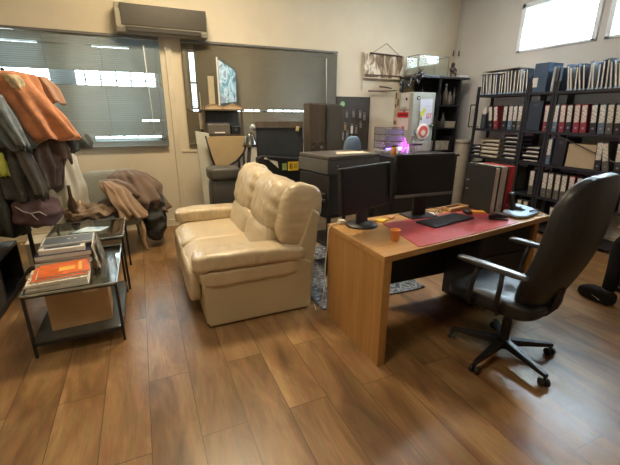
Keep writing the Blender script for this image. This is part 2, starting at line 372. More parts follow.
# air conditioner: white unit, shade painted into its grey body and dark front
t = thing('air_conditioner', 'wide wall-mounted air conditioner with shade-darkened front above the blinds', 'air conditioner', (.40, YB, 2.365))
bm = BM(); prism(bm, [(-.001, .0), (-.001, .30), (-.17, .30), (-.225, .22), (-.225, .05), (-.19, .0)], 'x', -.50, .50); obj('body', bm, mat('ac_body', (.30, .28, .22), .5), t, bevel=.012, seg=3)
bm = BM(); b2(bm, (-.44, -.236, .07), (.485, -.222, .285)); obj('front_panel', bm, mat('ac_front_shaded', (.040, .035, .024), .38, var=.05), t, bevel=.004)
bm = BM(); b2(bm, (-.40, -.232, .012), (.42, -.20, .055)); obj('louvre', bm, mat('ac_louvre_shaded', (.028, .025, .018), .4), t, bevel=.004)
bm = BM(); b2(bm, (-.40, -.238, .057), (.40, -.222, .063)); obj('louvre_lip', bm, MATS['ac_body'], t)

# ================================================================ SOFA
t = thing('leather_sofa', 'cream leather two-seat sofa with creased cushions, in the middle of the room', 'sofa', (.72, 3.20, 0))
def rel(fn):  # builds in world coordinates, shifts to the sofa
    bm = BM(); fn(bm)
    for v in bm.verts: v.co -= Vector((.72, 3.20, 0))
    return bm
Y0, Y1 = 2.44, 3.98
obj('base', rel(lambda b: b2(b, (.285, Y0+.03, .015), (1.08, Y1-.03, .30))), M_creamp, t, bevel=.02, seg=3)
for a, b_ in ((Y0, Y0+.19), (Y1-.19, Y1)):
    obj('side_panel', rel(lambda b: prism(b, [(.30, .012), (1.10, .012), (1.11, .40), (1.0, .45), (.275, .40)], 'y', a+.006, b_-.006)), M_creamp, t, bevel=.012, seg=3)
    obj('arm_band', rel(lambda b: pillow(b, (.64, (a+b_)/2, .385), (.375, .105, .062), 7, 12, wr=.004, wf=14)), M_cream, t, smooth=True)
    def padf(b):
        def bl(w, u):
            w.z += .018*(1-u.x*u.x) + (.02 if u.z > 0 else 0)*(-u.x)*.3
            if u.x < -.8 and u.z < 0: w.z -= .012
            return w
        pillow(b, (.65, (a+b_)/2, .488), (.425, .118, .068), 4.2, 16, rot=Matrix.Rotation(R(1.5), 3, 'Y').to_quaternion(), wr=.006, wf=17, seed=a, bulge=bl)
    obj('arm_pad', rel(padf), M_creama, t, smooth=True)
for k, (a, b_) in enumerate(((Y0+.18, 3.205), (3.205, Y1-.18))):
    def seatf(b):
        def bl(w, u):
            if u.x < -.5: w.z -= .05*((-u.x-.5)/.5)**2
            w.z += .012*(1-u.y*u.y); return w
        pillow(b, (.515, (a+b_)/2, .372), (.315, (b_-a)/2+.002, .082), 8, 18, wr=.004, wf=8, seed=k*3, bulge=bl)
        pillow(b, (.245, (a+b_)/2, .27), (.055, (b_-a)/2+.002, .15), 4.5, 10, wr=.004, wf=8, seed=k*5)
    obj('seat_cushion', rel(seatf), M_cream, t, smooth=True)
    rot = Matrix.Rotation(R(16), 3, 'Y').to_quaternion()
    w_ = (b_-a)/2+.002
    obj('lumbar_cushion', rel(lambda b: pillow(b, (.845, (a+b_)/2, .53), (.085, w_, .15), 3.6, 14, rot=rot, wr=.006, wf=13, seed=k)), M_cream, t, smooth=True)
    ya, yb = (a-.04, b_) if k == 0 else (a, b_+.04)
    def headf(b):
        def bl(w, u):
            g = math.sin(w.z*60+3*math.sin(w.y*9)) * .0035*max(0, abs(u.y)-.55)*2
            w.x += g*4*(-1 if u.x < 0 else 1)*.5; w.y += g*(1 if u.y > 0 else -1)
            if u.z > .6: w.x += .02*(u.z-.6)
            return w
        pillow(b, (.965, (ya+yb)/2, .795), (.145, (yb-ya)/2-.002, .22), 3.3, 20, rot=Matrix.Rotation(R(17), 3, 'Y').to_quaternion(), wr=.004, wf=14, seed=k+2, bulge=bl)
    obj('back_cushion', rel(headf), M_creamc, t, smooth=True)
def wing(b, y):
    pillow(b, (1.045, y, .755), (.165, .085, .25), 3.2, 18, rot=Matrix.Rotation(R(14), 3, 'Y').to_quaternion(), wr=.006, wf=15, seed=9, ridged=False)
obj('back_wing', rel(lambda b: wing(b, Y0+.12)), M_creamw, t, smooth=True)
obj('back_wing', rel(lambda b: wing(b, Y1-.12)), M_creamw, t, smooth=True)
obj('back_shell', rel(lambda b: prism(b, [(.93, .02), (1.115, .02), (1.15, .45), (1.185, .78), (1.12, .82), (1.0, .5), (.93, .42)], 'y', Y0+.025, Y1-.025)), M_creamp, t, bevel=.02, seg=3)
def piping(b):
    for y in (Y0+.012, Y1-.012): tube(b, [(.27, y, .325), (.6, y, .322), (1.09, y, .335)], .006, 8)
obj('piping', rel(piping), M_creamp, t, smooth=True)

# ================================================================ DESK
TOPP = [(1.175, 1.60), (2.0, 1.70), (2.925, 1.835), (3.06, 2.20), (2.98, 2.45), (1.175, 2.32)]
t = thing('office_desk', 'honey oak veneer desk with a thick side panel and burgundy mat on top', 'desk', (2.05, 2.0, 0))
def dsk(fn):
    bm = BM(); fn(bm)
    for v in bm.verts: v.co -= Vector((2.05, 2.0, 0))
    return bm
obj('desk_top', dsk(lambda b: prism(b, TOPP, 'z', .695, .735)), M_oakt, t, bevel=.003)
obj('side_panel', dsk(lambda b: b2(b, (1.178, 1.603), (1.235, 2.31)) if False else b2(b, (1.178, 1.603, 0), (1.232, 2.31, .695))), M_oak, t, bevel=.003)
obj('side_panel', dsk(lambda b: b2(b, (2.80, 1.86, 0), (2.85, 2.40, .695))), M_oak, t, bevel=.003)
obj('modesty_panel', dsk(lambda b: b2(b, (1.62, 2.24, .18), (2.80, 2.265, .62))), M_black, t, bevel=.003)
obj('cable_tray', dsk(lambda b: b2(b, (1.30, 2.20, .62), (2.79, 2.28, .655))), M_blackm, t, bevel=.004)
# drawer pedestal added to darken the space under the desk
t = thing('added_pedestal', 'black drawer pedestal added to darken the space under the right half of the desk', 'pedestal', (2.52, 2.06, 0))
bm = BM(); b2(bm, (-.27, -.17, .03), (.265, .15, .67)); obj('carcass', bm, M_black, t, bevel=.004)
for j in range(3):
    bm = BM(); b2(bm, (-.265, -.186, .04+j*.21), (.26, -.172, .24+j*.21)); d_ = obj('drawer', bm, M_blackm, t, bevel=.003)
    bm = BM(); b2(bm, (-.06, -.196, .18+j*.21), (.06, -.185, .192+j*.21)); obj('handle', bm, M_char, d_)
for sx in (-.2, .2):
    for sy in (-.13, .11):
        bm = BM(); cyl(bm, (sx, sy, 0), (sx, sy, .03), .018, n=12); obj('foot', bm, M_black, t)
# desk mat
bm = BM(); prism(bm, [(1.46, 1.650), (2.0, 1.715), (2.50, 1.79), (2.62, 2.12), (2.58, 2.24), (1.545, 2.16)], 'z', 0, .004)
tag(obj('desk_mat', bm, M_mat, bevel=.001), 'burgundy leather desk mat under the keyboard', 'desk mat').location = (0, 0, .7353)

# paper cup
t = thing('paper_cup', 'small orange paper cup on the bare oak desk corner', 'cup', (1.40, 1.815, .735))
M_cup = mat('orange_cup', (.74, .30, .10), .55, var=.06)
bm = BM(); lathe(bm, [(.022, 0), (.0235, .004), (.031, .070), (.0335, .070), (.0335, .074), (.0305, .074), (.0295, .068), (.021, .006)], n=32); obj('cup_wall', bm, M_cup, t, smooth=True)
bm = BM(); cyl(bm, (0, 0, .052), (0, 0, .058), .0275, n=28); obj('drink', bm, mat('milky_coffee', (.70, .42, .22), .25), t)

# monitors
def monitor(loc, rz, w, h, zb, tilt, label, chin, mbez, base):
    t = thing('computer_monitor', label, 'monitor', loc, rz)
    q = Matrix.Rotation(tilt, 3, 'X').to_quaternion(); c = Vector((0, 0, zb+h/2))
    def B(lo, hi):
        bm = BM(); b2(bm, lo, hi)
        for v in bm.verts: v.co = q @ v.co + c
        return bm
    obj('housing', B((-w/2, 0, -h/2), (w/2, .035, h/2)), M_black, t, bevel=.006, seg=3)
    obj('screen', B((-w/2+.012, -.003, -h/2+chin), (w/2-.012, .002, h/2-.012)), M_screen, t)
    if mbez: obj('chin', B((-w/2, -.006, -h/2), (w/2, .001, -h/2+chin-.004)), mbez, t, bevel=.002)
    bm = BM(); b2(bm, (-.06, .03, .01), (.06, .05, zb+h*.45)); obj('stand_neck', bm, M_black, t, bevel=.004)
    bm = BM()
    if base == 'round': lathe(bm, [(.115, 0), (.118, .006), (.112, .014), (.05, .02), (.035, .026)], (0, .04, 0), 40)
    else: b2(bm, (-.12, -.05, 0), (.12, .13, .012))
    obj('stand_base', bm, M_black, t, smooth=(base == 'round'), bevel=0 if base == 'round' else .004)
    return t
monitor((1.40, 2.155, .735), R(21), .56, .305, .13, R(-4), 'black computer monitor on a round foot, beside the orange cup', .016, None, 'round')
monitor((1.935, 2.20, .735), R(-3), .53, .318, .168, R(-2), 'wider black computer monitor with a grey lower edge, behind the keyboard', .026, mat('grey_chin', (.15, .15, .145), .35), 'square')

# keyboard
t = thing('keyboard', 'slim black keyboard lying on the burgundy mat', 'keyboard', (2.02, 2.03, .7395), R(10.5))
bm = BM(); b2(bm, (-.235, -.085, 0), (.235, .085, .014)); obj('case', bm, M_black, t, bevel=.004)
bm = BM()
for r_ in range(5):
    for c_ in range(20):
        if r_ == 0 and 3 < c_ < 10: continue
        b2(bm, (-.222+c_*.0223, -.073+r_*.029, .013), (-.204+c_*.0223, -.049+r_*.029, .0185))
    if r_ == 0: b2(bm, (-.13, -.073, .013), (.0, -.049, .0185))
obj('keys', bm, mat('key_caps', (.035, .037, .042), .4), t)

# binders standing on the desk
def binder(name, label, cat, w, h, d, cover, spine_dir=1, label_m=None, group=None, ring=True, tall=.6):
    """lever-arch file standing with its spine plane facing -x; thickness along y = w, depth along x = d"""
    t = thing(name, label, cat, (0, 0, 0), 0, group)
    bm = BM(); th = .0035
    b2(bm, (0, -w/2, 0), (d, -w/2+th, h)); b2(bm, (0, w/2-th, 0), (d, w/2, h)); b2(bm, (0, -w/2, 0), (th, w/2, h))
    obj('cover', bm, cover, t, bevel=.001)
    bm = BM(); b2(bm, (th+.006, -w/2+th+.003, .006), (d-.012, w/2-th-.003, h-.012)); obj('papers', bm, M_paper, t)
    if label_m:
        bm = BM(); b2(bm, (-.0012, -w/2+.008, h*(1-tall)-.01), (.0002, w/2-.008, h-.012)); obj('spine_label', bm, label_m, t)
    if ring:
        bm = BM(); cyl(bm, (-.002, 0, h*.16), (.003, 0, h*.16), .0125, n=16); obj('finger_ring', bm, M_steel, t)
    return t
M_lab = mat('spine_label_white', (.66, .65, .62), .7, var=.08, scale=14)
M_labt = paint_mat('spine_label_typed', [(0, (.25, .25, .27)), (.42, (.30, .30, .32)), (.47, (.66, .65, .61)), (1, (.70, .69, .65))], 30, 0, stretch=(1, 1, 2.5))
def desk_binder(y_unused, x0, w, cover, label, extra=None):
    t = binder('ring_binder', label, 'binder', w, .375, .29, cover, label_m=None if extra else M_lab)
    if extra: t.location = (x0+w/2, 2.045, .735); t.rotation_euler = (0, 0, PI/2)
    else: t.location = (x0+w/2, 2.345, .735); t.rotation_euler = (0, 0, -PI/2)
    return t
b1 = desk_binder(0, 2.50, .066, mat('black_binder_card', (.022, .024, .026), .45), 'black ring binder on the desk, front of the standing row, cover facing out')
bm = BM()
for z in (.16, .235): b2(bm, (.018, -.037, z), (.048, -.0325, z+.013))
obj('cover_rivets', bm, M_steel, b1, bevel=.002)
desk_binder(0, 2.569, .045, mat('grey_white_card', (.55, .52, .48), .6), 'pale grey ring binder on the desk between the black and dark ones', True)
desk_binder(0, 2.617, .034, M_slate, 'thin dark grey folder standing on the desk between the pale and red binders')
desk_binder(0, 2.655, .05, M_red, 'bright red ring binder at the far right of the row on the desk', True)
for k, (xx, zz) in enumerate(((2.66, 1.056), (2.71, 1.056))):
    pass

# desk telephone: silver wedge with black handset
t = thing('desk_telephone', 'silver desk telephone stand with a small black handset upright in it', 'telephone', (2.735, 2.0, .735), R(8))
t.scale = (1.1, 1.1, 1.1)
bm = BM(); prism(bm, [(-.17, -.10), (-.10, -.135), (.10, -.115), (.135, -.04), (.11, .06), (.03, .11), (.0, .09), (.055, .0), (.03, -.05), (-.06, -.065), (-.125, .02), (-.175, .0)], 'z', .022, .040); xf(bm.verts, Matrix.Rotation(R(7), 4, 'X')); o_w = obj('wing_body', bm, M_silver, t, bevel=.006, seg=3)
bm = BM(); prism(bm, [(-.15, -.09), (-.09, -.12), (.09, -.10), (.12, -.04), (.10, .05), (.03, .10), (-.10, .04)], 'z', 0, .02); obj('base', bm, M_black, t, bevel=.004)
bm = BM(); b2(bm, (.0, -.105, .033), (.11, -.095, .040)); obj('dark_key_strip', bm, M_black, t)
bm = BM(); bx(bm, (-.035, .02, .085), (.05, .028, .13), Matrix.Rotation(R(-14), 3, 'X').to_quaternion()); obj('handset', bm, M_black, t, bevel=.008, seg=3)
bm = BM(); bx(bm, (-.035, .033, .146), (.042, .020, .014), Matrix.Rotation(R(-14), 3, 'X').to_quaternion()); obj('handset_tip', bm, M_silver, t, bevel=.003)
# stapler
t = thing('stapler', 'black stapler with a chrome plunger on the right end of the burgundy mat', 'stapler', (2.42, 1.90, .7395), R(-38))
bm = BM(); b2(bm, (-.07, -.018, 0), (.07, .018, .008)); obj('base', bm, M_black, t, bevel=.003)
bm = BM(); prism(bm, [(-.07, .010), (.065, .018), (.068, .034), (-.02, .048), (-.07, .034)], 'y', -.015, .015); obj('arm', bm, M_black, t, bevel=.004)
bm = BM(); bx(bm, (-.005, 0, .048), (.07, .022, .008), Matrix.Rotation(R(8), 3, 'Y').to_quaternion()); obj('plunger', bm, M_steel, t, bevel=.003)
# yellow things and small items
simple('sticky_note_pad', (1.535, 2.19, .7355), (1.615, 2.26, .748), mat('yellow_paper', (.75, .50, .05), .7), 'small yellow sticky note pad beside the round monitor foot', 'note pad', .001, rz=.5)
simple('sticky_note_block', (2.36, 2.10, .7395), (2.50, 2.16, .751), mat('orange_yellow_paper', (.80, .42, .05), .7), 'long yellow-orange note block in front of the black binder', 'note pad', .001, rz=-.5)
simple('eraser', (1.66, 2.24, .7355), (1.72, 2.27, .752), mat('peach_rubber', (.70, .35, .18), .7), 'little peach coloured eraser behind the yellow notes', 'eraser', .004, rz=.4)
t = thing('spectacles', 'open pair of spectacles on white papers between the two monitors', 'glasses', (2.11, 2.205, .741), R(20))
bm = BM()
for s in (-.032, .032): tube(bm, [(s+.026*math.cos(a*PI/8), 0, .02+.018*math.sin(a*PI/8)) for a in range(17)], .002, 6)
obj('rims', bm, M_black, t)
bm = BM(); tube(bm, [(-.06, 0, .028), (-.06, .12, .02)], .002, 6); tube(bm, [(.06, 0, .028), (.06, .12, .02)], .002, 6); obj('temples', bm, M_black, t)
bm = BM(); prism(bm, [(-.10, -.075), (.11, -.06), (.09, .07), (-.115, .05)], 'z', 0, .003); tag(obj('paper_sheets', bm, M_paper), 'loose white papers under the wide monitor', 'papers').location = (2.02, 2.215, .7357)
t = thing('pen', 'red pen lying on the white papers', 'pen', (1.98, 2.19, .743), .5)
bm = BM(); cyl(bm, (-.06, 0, 0), (.05, 0, 0), .004, n=10); obj('barrel', bm, M_red, t)
bm = BM(); cyl(bm, (.05, 0, 0), (.07, 0, 0), .004, .001, n=10); obj('tip', bm, M_black, t)
t = thing('computer_mouse', 'black mouse at the right end of the keyboard', 'mouse', (2.34, 2.13, .7397), R(-25))
bm = BM(); pillow(bm, (0, 0, .016), (.03, .052, .016), 2.6, 8); obj('shell', bm, M_black, t, smooth=True)
bm = BM(); cyl(bm, (-.003, .025, .030), (.003, .025, .030), .008, n=12); obj('wheel', bm, M_dgrey, t)
t = thing('wooden_tray', 'pale wooden pen tray behind the keyboard near the black binder', 'tray', (2.36, 2.28, .735), R(8))
bm = BM(); b2(bm, (-.11, -.045, 0), (.11, .045, .012)); obj('tray_floor', bm, mat('pale_wood', (.52, .34, .17), .55, stretch=(1, 8, 8)), t, bevel=.003)
bm = BM()
for s in (-1, 1): b2(bm, (-.11, s*.045-.004, .008), (.11, s*.045+.004, .03))
for s in (-1, 1): b2(bm, (s*.11-.004, -.049, .008), (s*.11+.004, .049, .03))
obj('tray_rim', bm, MATS['pale_wood'], t, bevel=.002)
# white cable at the desk's left edge
t = thing('power_cable', 'white cable hanging down the left end of the oak desk', 'cable', (1.16, 2.26, 0))
bm = BM(); tube(bm, [(.10, .02, .742), (.06, .01, .745), (.02, .0, .742), (-.008, -.005, .72), (-.014, -.008, .66), (-.012, .0, .58), (-.02, .01, .45), (-.012, .03, .25), (-.03, .05, .08), (-.05, .10, .012), (-.02, .2, .012)], .0045, 8); obj('cord', bm, M_cord, t, smooth=True)
bm = BM(); b2(bm, (.085, .0, .7352), (.135, .04, .765)); obj('plug', bm, M_cord, t, bevel=.006, seg=3)

# rug
bm = BM(); pts = []
for k in range(60):
    u = k/60*4; s = int(u); f = u-s; P_ = [(1.17, 2.36), (2.2, 2.36), (2.2, 3.75), (1.17, 3.75)]
    a, b = P_[s], P_[(s+1) % 4]; pts.append((a[0]+(b[0]-a[0])*f+rnd.uniform(-.008, .008), a[1]+(b[1]-a[1])*f+rnd.uniform(-.008, .008)))
prism(bm, pts, 'z', 0.001, .014)
rug = tag(obj('rug', bm, paint_mat('marbled_grey_rug', [(.30, (.03, .035, .045)), (.46, (.08, .09, .11)), (.55, (.30, .33, .36)), (.61, (.07, .08, .10)), (.75, (.22, .24, .27))], 9, 1.6, rough=.95)), 'grey and white marbled rug on the floor behind the oak desk', 'rug')

# ================================================================ OFFICE CHAIR
t = thing('office_chair', 'black leather high-back office chair in front of the oak desk', 'office chair', (2.0, 1.385, 0), R(11))
hub = Vector((0, 0, 0))
bm = BM(); cyl(bm, (0, 0, .06), (0, 0, .14), .035, .03, 24); obj('hub', bm, M_black, t, bevel=.004)
for k in range(5):
    a = R(253+72*k); d = Vector((math.cos(a), math.sin(a), 0))
    bm = BM(); n_ = d.cross(Vector((0, 0, 1)))
    p = [d*.02, d*.31]
    A = [d*.02+n_*.025+Vector((0, 0, .125)), d*.02-n_*.025+Vector((0, 0, .125)), d*.02-n_*.025+Vector((0, 0, .075)), d*.02+n_*.025+Vector((0, 0, .075))]
    B = [d*.325+n_*.014+Vector((0, 0, .085)), d*.325-n_*.014+Vector((0, 0, .085)), d*.325-n_*.014+Vector((0, 0, .062)), d*.325+n_*.014+Vector((0, 0, .062))]
    VA = [bm.verts.new(v) for v in A]; VB = [bm.verts.new(v) for v in B]
    bm.faces.new(VA); bm.faces.new(VB)
    for i in range(4): bm.faces.new((VA[i], VA[(i+1) % 4], VB[(i+1) % 4], VB[i]))
    leg = obj('base_leg', bm, M_black, t, bevel=.005)
    bm = BM(); c = d*.315; ca = rnd.uniform(0, PI); ax = Vector((math.cos(ca), math.sin(ca), 0))
    for s in (-1, 1): cyl(bm, c+ax*(s*.008)+Vector((0, 0, .026)), c+ax*(s*.026)+Vector((0, 0, .026)), .0255, n=20)
    cyl(bm, c+Vector((0, 0, .03)), c+Vector((0, 0, .07)), .008, n=10)
    obj('caster', bm, M_black, leg, bevel=.003)
bm = BM(); cyl(bm, (0, 0, .12), (0, 0, .26), .028, n=20); cyl(bm, (0, 0, .24), (0, 0, .40), .016, n=16); obj('gas_column', bm, M_black, t)
bm = BM(); b2(bm, (-.13, -.12, .385), (.13, .12, .415)); obj('seat_plate', bm, M_blackm, t, bevel=.005)
bm = BM(); tube(bm, [(-.10, .02, .40), (-.22, .03, .395), (-.27, .03, .40)], .006, 8); obj('height_lever', bm, M_black, t)
def chairseat(w, u):
    w.z -= .02*(1-u.x*u.x)*(1 if u.z > 0 else 0)
    if u.y > .5: w.z -= .04*((u.y-.5)/.5)**2
    return w
bm = BM(); pillow(bm, (0.02, .06, .44), (.26, .28, .065), 4.5, 14, bulge=chairseat); obj('seat', bm, M_bleath, t, smooth=True)
def bk(w, u):
    w.x *= 1 + .15*max(0, u.z) - .06*max(0, -u.z)
    w.y += -.14*((w.z+.40)/.8)**1.0*.35 + .05*(1-abs(u.x)**2)*0
    w.y += .05*u.x*u.x; w.y -= .018*math.cos(w.z*7.5)
    return w
bm = BM(); pillow(bm, (0.055, -.215, .80), (.295, .068, .43), 3.2, 20, rot=Matrix.Rotation(R(9), 3, 'X').to_quaternion(), bulge=bk); obj('backrest', bm, M_bleath, t, smooth=True)
bm = BM(); tube(bm, [(.005, -.05, .40), (.005, -.20, .40), (.005, -.235, .46), (.005, -.25, .58)], .022, 10); obj('back_bracket', bm, M_black, t)
for s in (-1, 1):
    bm = BM(); x = s*.295
    tube(bm, [(s*.13, .12, .41), (s*.26, .12, .41), (x, .115, .46), (x, .10, .58), (x, .08, .675)], .014, 10)
    tube(bm, [(s*.13, -.05, .41), (s*.26, -.05, .41), (x, -.05, .46), (x, -.06, .58), (x, -.06, .675)], .014, 10)
    a_ = obj('arm_frame', bm, M_black, t, smooth=True)
    bm = BM(); pillow(bm, (x, .01, .69), (.03, .205, .016), 4, 10); obj('arm_pad', bm, mat('arm_pad_pu', (.035, .042, .052), .3, coat=.5), a_, smooth=True)

# ================================================================ COFFEE TABLES (glass over black frame)
def coffee(name, lo, hi, zt, label, shelf_z):
    t = thing(name, label, 'coffee table', ((lo[0]+hi[0])/2, (lo[1]+hi[1])/2, 0))
    hx, hy = (hi[0]-lo[0])/2, (hi[1]-lo[1])/2; b = .009
    for sx in (-1, 1):
        for sy in (-1, 1):
            bm = BM(); x, y = sx*(hx-b), sy*(hy-b); b2(bm, (x-b, y-b, 0), (x+b, y+b, zt-.008)); obj('leg', bm, M_blackm, t, bevel=.002)
    bm = BM()
    for sy in (-1, 1): b2(bm, (-hx, sy*(hy-b)-b, zt-.024), (hx, sy*(hy-b)+b, zt-.008))
    for sx in (-1, 1): b2(bm, (sx*(hx-b)-b, -hy, zt-.024), (sx*(hx-b)+b, hy, zt-.008))
    obj('top_frame', bm, M_blackm, t, bevel=.002)
    bm = BM()
    for sx in (-1, 1): b2(bm, (sx*hx-.004, -hy-.004, zt-.009), (sx*hx+.004, hy+.004, zt+.003))
    for sy in (-1, 1): b2(bm, (-hx, sy*hy-.004, zt-.009), (hx, sy*hy+.004, zt+.003))
    obj('polished_edge', bm, mat('polished_glass_edge', (.45, .50, .48), .15, metal=.6), t)
    bm = BM(); b2(bm, (-hx+.004, -hy+.004, zt-.008), (hx-.004, hy-.004, zt)); obj('glass_top', bm, glass('smoked_glass', (.45, .50, .48), .03, 1.5), t)
    if shelf_z:
        bm = BM(); b2(bm, (-hx+.004, -hy+.004, shelf_z), (hx-.004, hy-.004, shelf_z+.012)); obj('lower_shelf', bm, mat('smoked_shelf', (.06, .06, .055), .2), t, bevel=.002)
        bm = BM()
        for sy in (-1, 1): b2(bm, (-hx, sy*(hy-b)-b, shelf_z-.02), (hx, sy*(hy-b)+b, shelf_z))
        for sx in (-1, 1): b2(bm, (sx*(hx-b)-b, -hy, shelf_z-.02), (sx*(hx-b)+b, hy, shelf_z))
        obj('shelf_frame', bm, M_blackm, t, bevel=.002)
    return t
coffee('coffee_table', (-.78, 2.54), (-.255, 3.34), .44, 'low glass coffee table with magazines on top and a cardboard box below', .10)
coffee('coffee_table', (-.82, 3.38), (-.235, 4.0), .50, 'slightly taller glass side table beyond the magazines, blue leaflet on top', 0)
# box under the table
t = thing('cardboard_box', 'brown cardboard box on the lower shelf of the coffee table', 'box', (-.515, 2.80, .112), R(3))
bm = BM(); b2(bm, (-.18, -.14, 0), (.18, .14, .27)); obj('box_body', bm, M_card, t, bevel=.004)
bm = BM(); b2(bm, (-.182, -.142, .262), (.182, -.004, .271)); b2(bm, (-.182, .004, .262), (.182, .142, .271)); obj('flaps', bm, M_card, t, bevel=.002)
bm = BM(); b2(bm, (-.181, -.03, .2705), (.181, .03, .2725)); b2(bm, (.03, -.1425, .235), (.12, -.1402, .262)); obj('tape', bm, mat('packing_tape', (.55, .42, .26), .3), t)
# magazines
def mag(x, y, z, w, d, th, rz, cov, label, title=None):
    t = thing('magazine', label, 'magazine', (x, y, z), rz)
    bm = BM(); b2(bm, (-w/2+.002, -d/2+.002, .0008), (w/2-.002, d/2-.002, th-.0008)); obj('pages', bm, M_paper, t)
    bm = BM(); b2(bm, (-w/2, -d/2, th-.0008), (w/2, d/2, th)); b2(bm, (-w/2, -d/2, 0), (w/2, d/2, .0008)); b2(bm, (-w/2, -d/2, 0), (-w/2+.001, d/2, th)); obj('cover', bm, cov, t)
    if title:
        bm = BM()
        for (a, b, c, e) in title[1]: b2(bm, (a, b, th), (c, e, th+.0007))
        obj('cover_print', bm, title[0], t)
    return t
M_or = mat('orange_red_cover', (.62, .13, .035), .3, var=.2, scale=20)
M_navy = mat('navy_cover', (.030, .040, .075), .3, var=.2)
M_nb = paint_mat('photo_cover_cream', [(.3, (.55, .45, .35)), (.5, (.70, .66, .58)), (.6, (.30, .20, .14)), (.8, (.65, .55, .45))], 14, 1)
M_wh = mat('white_cover', (.70, .68, .63), .35, var=.08)
z = .4405
for k, (w, d, th, rz, cv, lb) in enumerate((
        (.34, .27, .012, .05, M_wh, 'white magazine at the very bottom of the front pile'),
        (.33, .27, .013, .09, M_nb, 'cream photo magazine second from the bottom of the front pile'),
        (.34, .26, .010, .03, M_wh, 'thin white magazine in the middle of the front pile'),
        (.33, .27, .014, .07, M_nb, 'cream covered magazine just under the orange ones'))):
    mag(-.595, 2.71, z, w, d, th, rz, cv, lb); z += th+.0006
PR = lambda w, d: (M_wh, [(-w/2+.02, -d/2+.03, -w/2+.07, d/2-.03), (-.02, .02, .06, .05)])
mag(-.585, 2.725, z, .30, .25, .012, .10, M_or, 'orange magazine lying second from the top of the front pile', PR(.30, .25)); z += .0126
mag(-.565, 2.74, z, .285, .235, .011, .13, M_or, 'orange magazine with a yellow picture on top of the front pile', (mat('yellow_print', (.75, .45, .08), .35), [(-.03, -.05, .06, .02), (.08, -.08, .10, .08)])); z += .012
z2 = .4405
for w, d, th, rz, cv, lb in ((.34, .28, .03, -.02, M_wh, 'thick white catalogue at the bottom of the rear pile'), (.35, .28, .035, .03, M_navy, 'thick navy book low in the rear pile'), (.33, .27, .014, .0, M_or, 'thin orange-edged magazine in the rear pile'),
                             (.34, .27, .032, .05, M_navy, 'navy hardback under the top of the rear pile')):
    mag(-.60, 3.06, z2, w, d, th, rz, cv, lb); z2 += th+.0006
mag(-.605, 3.06, z2, .28, .22, .03, .03, M_wh, 'white boxed book near the top of the rear pile', (M_navy, [(-.11, -.08, .11, -.03)])); z2 += .0306
mag(-.58, 3.13, z2, .34, .22, .012, .06, mat('slate_cover', (.10, .12, .14), .3), 'large slate-coloured photo book with a white border topping the rear pile', (M_wh, [(-.165, -.105, .165, -.095), (-.165, .095, .165, .105), (-.165, -.105, -.155, .105), (.155, -.105, .165, .105), (-.01, .0, .01, .02), (.03, .0, .05, .02)]))
# upright leaflets at the right of the pile
for k, (x, y, c, lb) in enumerate(((-.405, 2.96, M_nb, 'cream patterned leaflet leaning upright against the rear pile'), (-.385, 3.02, mat('smoky_sleeve', (.22, .21, .18), .25), 'smoky plastic sleeve leaning upright beside the magazine piles'))):
    bm = BM(); bx(bm, (0, 0, .088), (.004, .26, .17), Matrix.Rotation(R(-10), 3, 'Y').to_quaternion()); o = obj('leaflet', bm, c); o.location = (x+.012, y, .441); o.rotation_euler[2] = .05; tag(o, lb, 'leaflet')
bm = BM(); prism(bm, [(-.14, -.07), (.08, -.10), (.14, .02), (-.05, .08)], 'z', 0, .004)
tag(obj('folded_leaflet', bm, paint_mat('blue_white_print', [(.35, (.20, .42, .62)), (.5, (.60, .72, .80)), (.65, (.75, .78, .78))], 9, .6, rough=.3)), 'glossy pale blue leaflet on the far glass side table', 'leaflet').location = (-.50, 3.70, .5008)

# ================================================================ BACK-LEFT: armchair, coats
t = thing('armchair', 'grey upholstered armchair with curved pale wooden legs, buried under coats', 'armchair', (-.39, 4.66, 0), R(6))
M_up = mat('grey_green_upholstery', (.23, .235, .20), .85, var=.08, bump=.2, sheen=.3)
M_wood = mat('pale_beech', (.48, .33, .19), .45, stretch=(8, 8, 1))
bm = BM(); pillow(bm, (0, -.02, .375), (.30, .30, .075), 4.5, 12); obj('seat', bm, M_up, t, smooth=True)
bm = BM(); pillow(bm, (-.04, .27, .60), (.285, .055, .255), 4.2, 12, rot=Matrix.Rotation(R(-10), 3, 'X').to_quaternion()); obj('backrest', bm, M_up, t, smooth=True)
for s in (-1, 1):
    bm = BM(); tube(bm, [(s*.26, -.24, .33), (s*.275, -.27, .22), (s*.262, -.265, .10), (s*.285, -.30, .012)], .028, 10, .62); obj('leg', bm, M_wood, t, smooth=True)
    bm = BM(); tube(bm, [(s*.25, .24, .33), (s*.26, .27, .16), (s*.27, .32, .0)], .024, 10, .6); obj('leg', bm, M_wood, t, smooth=True)
    bm = BM(); tube(bm, [(s*.29, .22, .58), (s*.30, .0, .60), (s*.295, -.17, .585), (s*.285, -.20, .52), (s*.28, -.19, .38)], .018, 8); obj('armrest', bm, M_wood, t, smooth=True)
M_tan = mat('tan_suede', (.27, .175, .105), .85, var=.15, bump=.3, bscale=30, sheen=.2)
M_bcoat = mat('brown_wool', (.135, .088, .062), .9, var=.2, bump=.4, bscale=35, sheen=.2)
M_dcoat = mat('dark_grey_wool', (.048, .052, .050), .9, var=.2, bump=.4, bscale=35)
